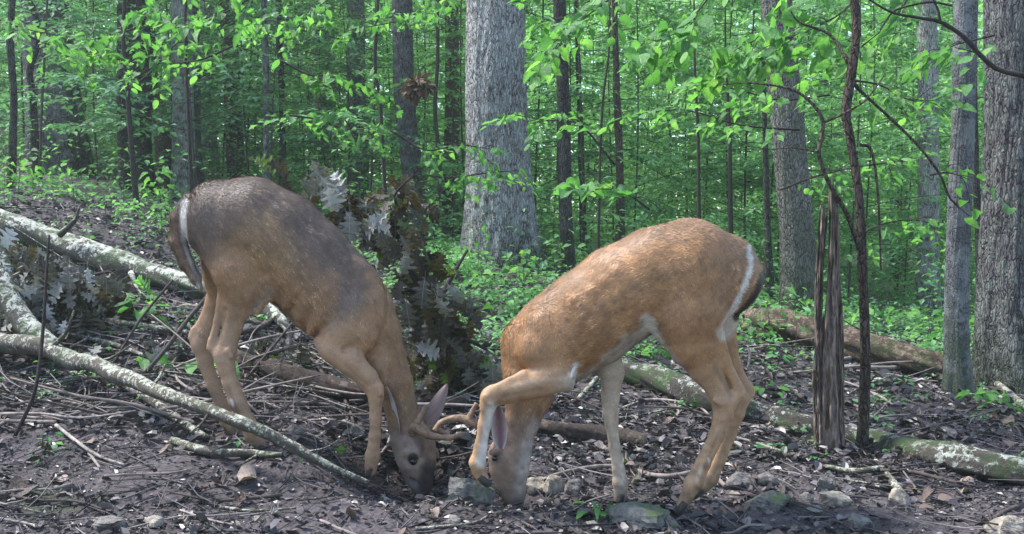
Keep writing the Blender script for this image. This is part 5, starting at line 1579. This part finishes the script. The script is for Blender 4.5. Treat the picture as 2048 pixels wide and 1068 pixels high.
# ------------------------------------------------------------------ overhanging leafy branches, leaf by leaf
GB = ('green_obj',)
BR = [  # label, path, leaves, size, kinds
 ("leafy bough drooping in from the top, right beside the largest trunk", [(1330, -120, 5.2), (1240, -20, 5.2), (1150, 50, 5.2), (1080, 110, 5.2)], 44, .10, ('oval', 'broad')),
 ("low leafy tip beside the largest trunk's upper right edge", [(1260, -40, 5.6), (1170, 20, 5.6), (1100, 40, 5.6), (1050, 20, 5.6)], 34, .10, ('oval', 'maple')),
 ("bright bough of broad leaves at the top above the tan deer's shoulders", [(1480, -120, 4.8), (1420, -10, 4.8), (1360, 60, 4.8), (1290, 90, 4.8)], 42, .115, ('broad', 'oval')),
 ("bright lobed-leaf bough at the top above the tan deer's rump", [(1640, -100, 4.9), (1580, 0, 4.9), (1520, 70, 4.9), (1450, 130, 4.9)], 46, .12, ('maple', 'broad')),
 ("leafy spray crossing before the mottled mossy trunk's top", [(1760, -60, 4.6), (1690, 20, 4.6), (1620, 60, 4.6), (1550, 90, 4.6)], 44, .11, ('maple', 'oval')),
 ("leafy spray hanging over the crooked young tree", [(1860, -80, 4.9), (1800, 20, 4.9), (1740, 80, 4.9), (1660, 130, 4.9)], 42, .10, ('oval', 'maple')),
 ("pale green spray between crooked young tree and smooth grey trunk", [(1700, 160, 5.3), (1760, 170, 5.3), (1820, 200, 5.2), (1880, 200, 5.2)], 36, .09, ('oval',)),
 ("middle spray of small leaves over the tan deer's rump", [(1660, 190, 5.5), (1560, 200, 5.5), (1480, 180, 5.5), (1420, 170, 5.5)], 44, .09, ('oval', 'broad')),
 ("leafy spray level with the tan deer's back behind its shoulders", [(1600, 260, 6.4), (1480, 250, 6.4), (1370, 220, 6.4), (1260, 230, 6.4)], 46, .09, ('oval',)),
 ("leafy spray reaching in front of the largest trunk's right side", [(1230, 330, 6.6), (1160, 250, 6.6), (1090, 240, 6.6), (1030, 230, 6.6)], 34, .095, ('oval',)),
 ("broad-leaved spray low over the tan deer's back", [(1300, 420, 6.2), (1250, 385, 6.2), (1200, 378, 6.2), (1140, 385, 6.2)], 16, .13, ('broad',)),
 ("leafy spray at the left side of the largest trunk", [(780, 260, 6.8), (850, 300, 6.8), (920, 290, 6.8), (990, 300, 6.8)], 38, .085, ('oval',)),
 ("lower leafy spray crossing the foot of the largest trunk", [(850, 350, 7.0), (910, 355, 7.0), (980, 345, 7.0), (1050, 340, 7.0)], 30, .085, ('oval', 'maple')),
 ("leafy bough at the top left over the light barked trunk", [(560, -60, 6.2), (480, 10, 6.2), (400, 40, 6.2), (310, 70, 6.2)], 46, .105, ('maple', 'oval')),
 ("leafy bough at the top left above the wide dark grey trunk", [(420, -80, 6.4), (330, 0, 6.4), (260, 60, 6.4), (180, 80, 6.4)], 44, .105, ('maple', 'oval')),
 ("drooping leafy spray below the top left bough", [(470, 90, 6.8), (400, 120, 6.8), (330, 130, 6.8), (260, 150, 6.8)], 36, .10, ('maple', 'oval')),
 ("leafy spray before the broad two-toned trunk", [(30, 60, 7.2), (100, 90, 7.2), (160, 110, 7.2), (220, 100, 7.2)], 34, .11, ('oval', 'maple')),
 ("leafy spray at the far left top corner", [(-60, 10, 6.8), (0, 40, 6.8), (60, 60, 6.8), (110, 70, 6.8)], 30, .11, ('oval',)),
 ("fan of leaves above the grey-backed deer's back, left of the leaf clump", [(560, 120, 7.0), (620, 150, 7.0), (690, 150, 7.0), (760, 170, 7.0)], 40, .095, ('maple', 'oval')),
 ("second fan of leaves under the first, over the grey-backed deer", [(580, 230, 7.3), (640, 240, 7.3), (700, 260, 7.3), (760, 250, 7.3)], 38, .09, ('oval', 'maple')),
 ("leafy bough at the top centre left of the largest trunk", [(960, -60, 7.0), (880, 0, 7.0), (800, 40, 7.0), (700, 60, 7.0)], 46, .10, ('maple', 'oval')),
 ("leafy spray at the top centre above the brownish leaning trunk", [(700, -60, 7.0), (640, 10, 7.0), (570, 40, 7.0), (500, 60, 7.0)], 40, .10, ('maple', 'oval')),
 ("hanging leafy spray before the trunk at the right edge", [(1990, 70, 4.3), (1950, 80, 4.3), (1910, 90, 4.3), (1870, 110, 4.3)], 20, .085, ('oval',)),
 ("small spray with round leaves beside the smooth grey trunk", [(1860, 350, 4.8), (1890, 345, 4.8), (1915, 350, 4.8), (1940, 360, 4.8)], 10, .085, ('broad',)),
 ("leafy spray low behind the crooked young tree", [(1560, 380, 6.0), (1640, 350, 6.0), (1740, 330, 6.0), (1820, 320, 6.0)], 36, .09, ('oval',)),
 ("leafy spray lower right between the snag and smooth grey trunk", [(1700, 480, 6.6), (1760, 450, 6.6), (1820, 440, 6.6), (1880, 450, 6.6)], 32, .085, ('oval', 'maple')),
]
for i, (lab, path, n, s_, kd) in enumerate(BR):
    leafy_branch("leafy_branch", lab, "branch", path, int(n * 1.15), s_ * .88, GB, kd, 500 + i, None, .42, .2, 'twig_dark', .45, 5)
# bare dark branch reaching in from the right edge
def bare_branch():
    base = P(2120, 175, 3.6)
    root = thing("bare_branch", "thick bare dark branch reaching in from the upper right edge", "branch", base)
    for k, lm in enumerate([[(2120, 175, 13), (2048, 152, 11), (2000, 140, 10), (1970, 120, 10), (1925, 72, 9), (1880, 44, 8), (1840, 36, 6), (1785, 25, 5), (1740, 0, 4), (1700, -30, 3)],
               [(1880, 44, 6), (1876, 20, 5), (1862, -10, 4)], [(1905, 12, 4), (1860, 4, 5), (1810, 14, 4), (1785, 25, 4), (1760, 60, 3)], [(1970, 120, 4), (1950, 105, 3), (1910, 95, 2)]]):
        V, Q, T = tube([P(a, b, 3.6) for a, b, w in lm], [w / 2 / FPX * 3.6 for a, b, w in lm], 8, 5, .12, 60 + k)
        obj("limb" if k == 0 else "twig", mesh_np("limb", V - base, [Q, T], M['twig_dark'], True), root)
bare_branch()

# ------------------------------------------------------------------ seedlings and herbs, leaf by leaf
def seedling(label, px, py, hpx, nl, size, seed, kinds=('oval', 'broad'), group=None, mats=GB, D=None):
    rng = np.random.default_rng(seed)
    p = G(px, py) if D is None else P(px, py, D)
    h = hpx / FPX * p[1]
    root = thing("seedling", label, "plant", p, group)
    top = np.array([rng.normal(0, .03), rng.normal(0, .03), h])
    parts = [tube([np.zeros(3), top * .5 + rng.normal(0, .006, 3), top], [.0025, .002, .0012], 5, 3, .1, seed)]
    for i in range(nl):
        f = .35 + .65 * (i + 1) / nl
        a = i * 2.4 + rng.normal(0, .3)
        q = top * f
        d = np.array([math.cos(a), math.sin(a), rng.uniform(-.2, .35)])
        e = q + d * rng.uniform(.02, .09) * (1.3 - .5 * f)
        parts.append(tube([q, (q + e) / 2 + np.array([0, 0, .006]), e], [.0012, .001, .0008], 4, 2, 0, 0))
        put_leaf(root, np.zeros(3), e, d + np.array([0, 0, -.25]), np.array([0, 0, 1.]) + rng.normal(0, .35, 3), size * rng.uniform(.7, 1.15), kinds[int(rng.integers(len(kinds)))], mats[0], int(rng.integers(4)))
    V, F = join(parts)
    obj("stem", mesh_np("stem", V, F, M['twig'], True), root)
SD = [("bright seedling with broad leaves just over the tan deer's shoulders", 1182, 505, 45, 9, .11),
      ("leafy seedling at the right foot of the largest trunk", 1085, 545, 50, 14, .075),
      ("seedling with drooping leaves left of the tan deer's back", 1040, 570, 40, 12, .07),
      ("seedling growing low before the largest trunk's foot", 960, 590, 50, 14, .07),
      ("small bright seedling right of the withered heap", 940, 630, 40, 12, .065),
      ("seedling in the bright patch behind the tan deer's neck", 1000, 640, 40, 12, .065),
      ("lone bright leaf standing on a stalk left of the snag foot", 1612, 812, 22, 1, .075),
      ("seedling beside the smooth grey trunk's mossy foot", 1950, 815, 40, 12, .06),
      ("seedling before the thick trunk at the right edge", 1995, 835, 45, 12, .06),
      ("herb growing under the tan deer's belly beyond the mossy log", 1310, 720, 30, 12, .055),
      ("herb left of the first one beyond the mossy log", 1272, 705, 28, 10, .055),
      ("small plant right of the tan deer's hock", 1530, 800, 30, 9, .05),
      ("green leaf tuft by the leaning dark stick on the left", 300, 650, 50, 10, .085),
      ("yellow-green oak seedling under the fallen log", 290, 620, 60, 7, .10),
      ("big green leaf pair in front of the grey-backed deer's hock", 395, 760, 40, 3, .12),
      ("green leaf low beside the long lichen branch", 290, 745, 35, 4, .10),
      ("tiny plant on bare soil behind the broken stick", 630, 912, 18, 6, .035),
      ("small fern-like plant at the tan deer's straight front hoof", 1195, 1035, 22, 9, .045)]
for i, (lab, x, y, h, n, s_) in enumerate(SD):
    seedling(lab, x, y, h, n, s_, 700 + i, ('oak',) if 'oak' in lab else ('oval', 'broad'))

rng0 = np.random.default_rng(55)
for i in range(44):
    if i < 14: px, D = rng0.uniform(-30, 340), rng0.uniform(6.3, 9)
    elif i < 28: px, D = rng0.uniform(880, 1300), rng0.uniform(5.8, 8.5)
    else: px, D = rng0.uniform(1480, 2060), rng0.uniform(5.4, 8.5)
    q = P(px, 500, D); q[2] = Hs(q[0], q[1]); x_, y_ = to_px(q)
    seedling("knee-high woody seedling standing in the leaf litter behind the deer", float(x_), float(y_), rng0.uniform(.14, .5) / D * FPX, int(rng0.integers(8, 15)), rng0.uniform(.05, .08), 800 + i, group="seedlings rising from the litter behind the deer", D=D)

# ------------------------------------------------------------------ ground cover, litter, twigs, pebbles
def cover(name, label, n, dens, dmin, dmax, ls, hmax, tpl, mat, seed, per=7):
    rng = np.random.default_rng(seed)
    n = int(n * 1.4); m = n // per
    D = dmin * (dmax / dmin) ** rng.random(m * 3); px = rng.uniform(-800, 2850, m * 3)
    keep = rng.random(m * 3) < dens(px, D) * np.clip(.1 + 2.2 * (vnoise(px / 90., D * 1.7, seed) + .5) ** 2.0, 0, 1.3)
    D, px = D[keep][:m], px[keep][:m]
    d = ray(0, 0)[1]
    x = (px - 1024) / FPX * D
    z0 = H(x, D)
    hh = hmax * rng.uniform(.15, 1., len(D)) ** 1.3
    az = rng.random((len(D), per)) * 6.28
    rad = rng.uniform(.3, 1., (len(D), per)) * ls * 1.2
    pos = np.stack([x[:, None] + np.cos(az) * rad, D[:, None] + np.sin(az) * rad, (z0 + hh)[:, None] * np.ones((1, per)) + rng.normal(0, .25, (len(D), per)) * hh[:, None]], -1).reshape(-1, 3)
    dirs = np.stack([np.cos(az), np.sin(az), rng.normal(-.15, .3, az.shape)], -1).reshape(-1, 3)
    k = len(pos)
    V, F, t = scatter_mesh(tpl, pos, dirs, np.array([0, 0, 1.]) + rng.normal(0, .32, (k, 3)), ls * rng.uniform(.5, 1.2, k), np.clip(rng.normal(.55, .22, k), 0, 1))
    o = obj(name, mesh_np(name, V, F, M[mat], False, {"tint": t})); tag(o, label, "plants", kind="stuff")
def dens_mid(px, D):
    a = np.where(px < 400, .14, .4) * np.clip((D - 6.0) / 1.6, 0, 1)
    a = np.where((px > 900) & (px < 1330) & (D > 5.6), .55, a)
    a = np.where((px > 1330), .26 * np.clip((D - 5.2) / 2, 0, 1), a)
    return a
def dens_far(px, D): return np.ones_like(px)
def dens_sparse(px, D):
    return np.where((px > 1450) & (D > 4.1), .6, np.where((px < 330) & (D > 4.2), .5, np.where(D > 4.6, .35, .02)))
cover("ground_cover", "low green herbs covering the forest floor behind the deer", 42000, dens_mid, 5.2, 11, .05, .14, 'oval', 'leaf', 31)
cover("undergrowth", "leafy knee-high undergrowth filling the wood behind", 46000, lambda px, D: np.where((D < 12.5), np.where(px < 600, .12, .3), 1.0), 8.5, 26, .08, .55, 'diamond', 'leaf', 32)
cover("ground_cover", "sparse small herbs in the leaf litter near the logs", 5000, dens_sparse, 3.6, 7, .032, .05, 'oval', 'leaf', 33)

def litter():
    rng = np.random.default_rng(77)
    def field(n, d0, d1, s0, s1, tpl, mat, name, label, lift, tint, flat=.35):
        n = int(n * 1.4)
        D = d0 * (d1 / d0) ** rng.random(n); px = rng.uniform(-800, 2850, n)
        x = (px - 1024) / FPX * D
        dens = vnoise(x * 2.2, D * 2.2, 5) + .5
        bare = sstep(.0, .22, fbm(x, D, 1.3, 3, 6)) * (D < 4.3)
        k = rng.random(n) < (.35 + .9 * dens) * (1 - .6 * bare)
        x, D = x[k], D[k]; n = len(x)
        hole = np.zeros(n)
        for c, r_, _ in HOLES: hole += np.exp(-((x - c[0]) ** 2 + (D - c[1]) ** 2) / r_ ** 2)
        z = H(x, D) + rng.random(n) ** 2 * lift
        nn = np.array([0, 0, 1.]) + rng.normal(0, flat, (n, 3))
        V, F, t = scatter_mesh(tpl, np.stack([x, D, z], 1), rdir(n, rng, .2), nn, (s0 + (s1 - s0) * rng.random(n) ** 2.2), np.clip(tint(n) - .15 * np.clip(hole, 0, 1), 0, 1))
        o = obj(name, mesh_np(name, V, F, M[mat], False, {"tint": t})); tag(o, label, "litter", kind="stuff")
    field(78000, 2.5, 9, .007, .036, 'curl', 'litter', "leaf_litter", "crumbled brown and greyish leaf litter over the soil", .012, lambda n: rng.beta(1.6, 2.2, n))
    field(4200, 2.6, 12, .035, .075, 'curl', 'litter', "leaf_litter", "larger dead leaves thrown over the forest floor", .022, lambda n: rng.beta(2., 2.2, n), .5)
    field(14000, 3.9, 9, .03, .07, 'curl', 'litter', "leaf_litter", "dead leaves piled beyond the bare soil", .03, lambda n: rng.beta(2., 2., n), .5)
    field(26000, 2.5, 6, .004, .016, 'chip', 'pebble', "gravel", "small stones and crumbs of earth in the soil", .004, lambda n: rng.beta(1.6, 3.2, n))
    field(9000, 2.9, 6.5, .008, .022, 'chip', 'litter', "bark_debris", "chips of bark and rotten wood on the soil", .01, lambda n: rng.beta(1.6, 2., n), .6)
litter()

def twigs():
    rng = np.random.default_rng(78); V = []; Q = []; c = 0; tints = []
    n = 13500
    D = 2.6 * (9 / 2.6) ** rng.random(n); px = rng.uniform(-800, 2850, n)
    kp = (D > 3.9) | (rng.random(n) < .5); D, px = D[kp], px[kp]; n = len(D); x = (px - 1024) / FPX * D
    L = .04 + .32 * rng.random(n) ** 3; a = rng.random(n) * np.pi
    dense = (px < 700) & (D > 3.9)
    ex, ey = np.cos(a) * L / 2, np.sin(a) * L / 2
    mx, my = rng.normal(0, .08, n) * L, rng.normal(0, .08, n) * L
    lift = rng.random(n) ** 3 * np.where(dense, .09, .03)
    P0 = [(x - ex, D - ey), (x + mx, D + my), (x + ex, D + ey)]
    Z = [H(p[0], p[1]) + .004 for p in P0]
    tl = rng.normal(0, .25, n) * lift
    Z = [Z[0] + lift + tl * 2, Z[1] + lift + .004, Z[2] + lift - tl * 2]
    r = rng.uniform(.0007, .0026, n) * (1 + L * 2)
    sx, sy = -np.sin(a), np.cos(a)
    Vs = []
    for (p, z, k) in zip(P0, Z, (1, .9, .55)):
        for (u_, w_) in ((1, 0), (-.5, .87), (-.5, -.87)):
            Vs.append(np.stack([p[0] + sx * r * u_ * k, p[1] + sy * r * u_ * k, z + r * w_ * k], 1))
    V = np.stack(Vs, 1)  # n,9,3
    f = []
    for s_ in (0, 3):
        for j in range(3):
            f.append([s_ + j, s_ + (j + 1) % 3, s_ + 3 + (j + 1) % 3, s_ + 3 + j])
    F = (np.array(f)[None] + (np.arange(n) * 9)[:, None, None]).reshape(-1, 4)
    t = np.repeat(rng.beta(1.7, 1.7, n), 9)
    o = obj("twig_litter", mesh_np("twig_litter", V.reshape(-1, 3), F, M['litter'], True, {"tint": t})); tag(o, "fine fallen twigs scattered over the soil", "twigs", kind="stuff")
twigs()

# single fallen leaves big enough to pick out near the camera
rng = np.random.default_rng(90)
SPL = [(455, 985, .14, 'brown_obj', 'oak', "large curled red-brown leaf below the broken stick"), (512, 968, .13, 'brown_obj', 'broad', "broad purple-brown leaf right of the curled red-brown one"),
       (500, 1000, .11, 'brown_obj', 'oak', "folded dead leaf under the broad purple-brown leaf"), (60, 985, .12, 'brown_obj', 'broad', "wide grey-brown leaf at the left bottom"),
       (130, 975, .09, 'brown_obj', 'broad', "grey leaf right of the wide grey-brown one"), (100, 740, .10, 'oak_silver', 'oak', "silver oak leaf under the long branch at left"),
       (1550, 925, .10, 'brown_obj', 'oak', "reddish dead leaf right of the tan deer's hind legs"), (1580, 920, .10, 'brown_obj', 'broad', "brown leaf touching the reddish one")]
for x, y, s_, mt, kd, lab in SPL:
    p = G(x, y); a = rng.random() * 6.28
    o = put_leaf(None, np.zeros(3), p + np.array([0, 0, .02]), (math.cos(a), math.sin(a), .05), (rng.normal(0, .2), -.2, 1), s_ * .75, kd, mt, 1, "fallen_leaf")
    tag(o, lab, "leaf")
for i in range(240):
    D = 2.9 + 3.6 * rng.random() ** .8; px = rng.uniform(-60, 2110); q = P(px, 500, D); z = Hs(q[0], D)
    a = rng.random() * 6.28
    o = put_leaf(None, np.zeros(3), (q[0], D, z + .012 + .015 * rng.random()), (math.cos(a), math.sin(a), rng.normal(.05, .15)), (rng.normal(0, .35), rng.normal(-.1, .35), 1), rng.uniform(.035, .075),
                 ('oak', 'oval', 'broad')[int(rng.integers(3))], 'brown_obj' if rng.random() < .85 else 'oak_silver', int(rng.integers(4)), "fallen_leaf")
    tag(o, "dead brown leaf lying loose on the forest floor", "leaf", "dead leaves strewn over the floor")
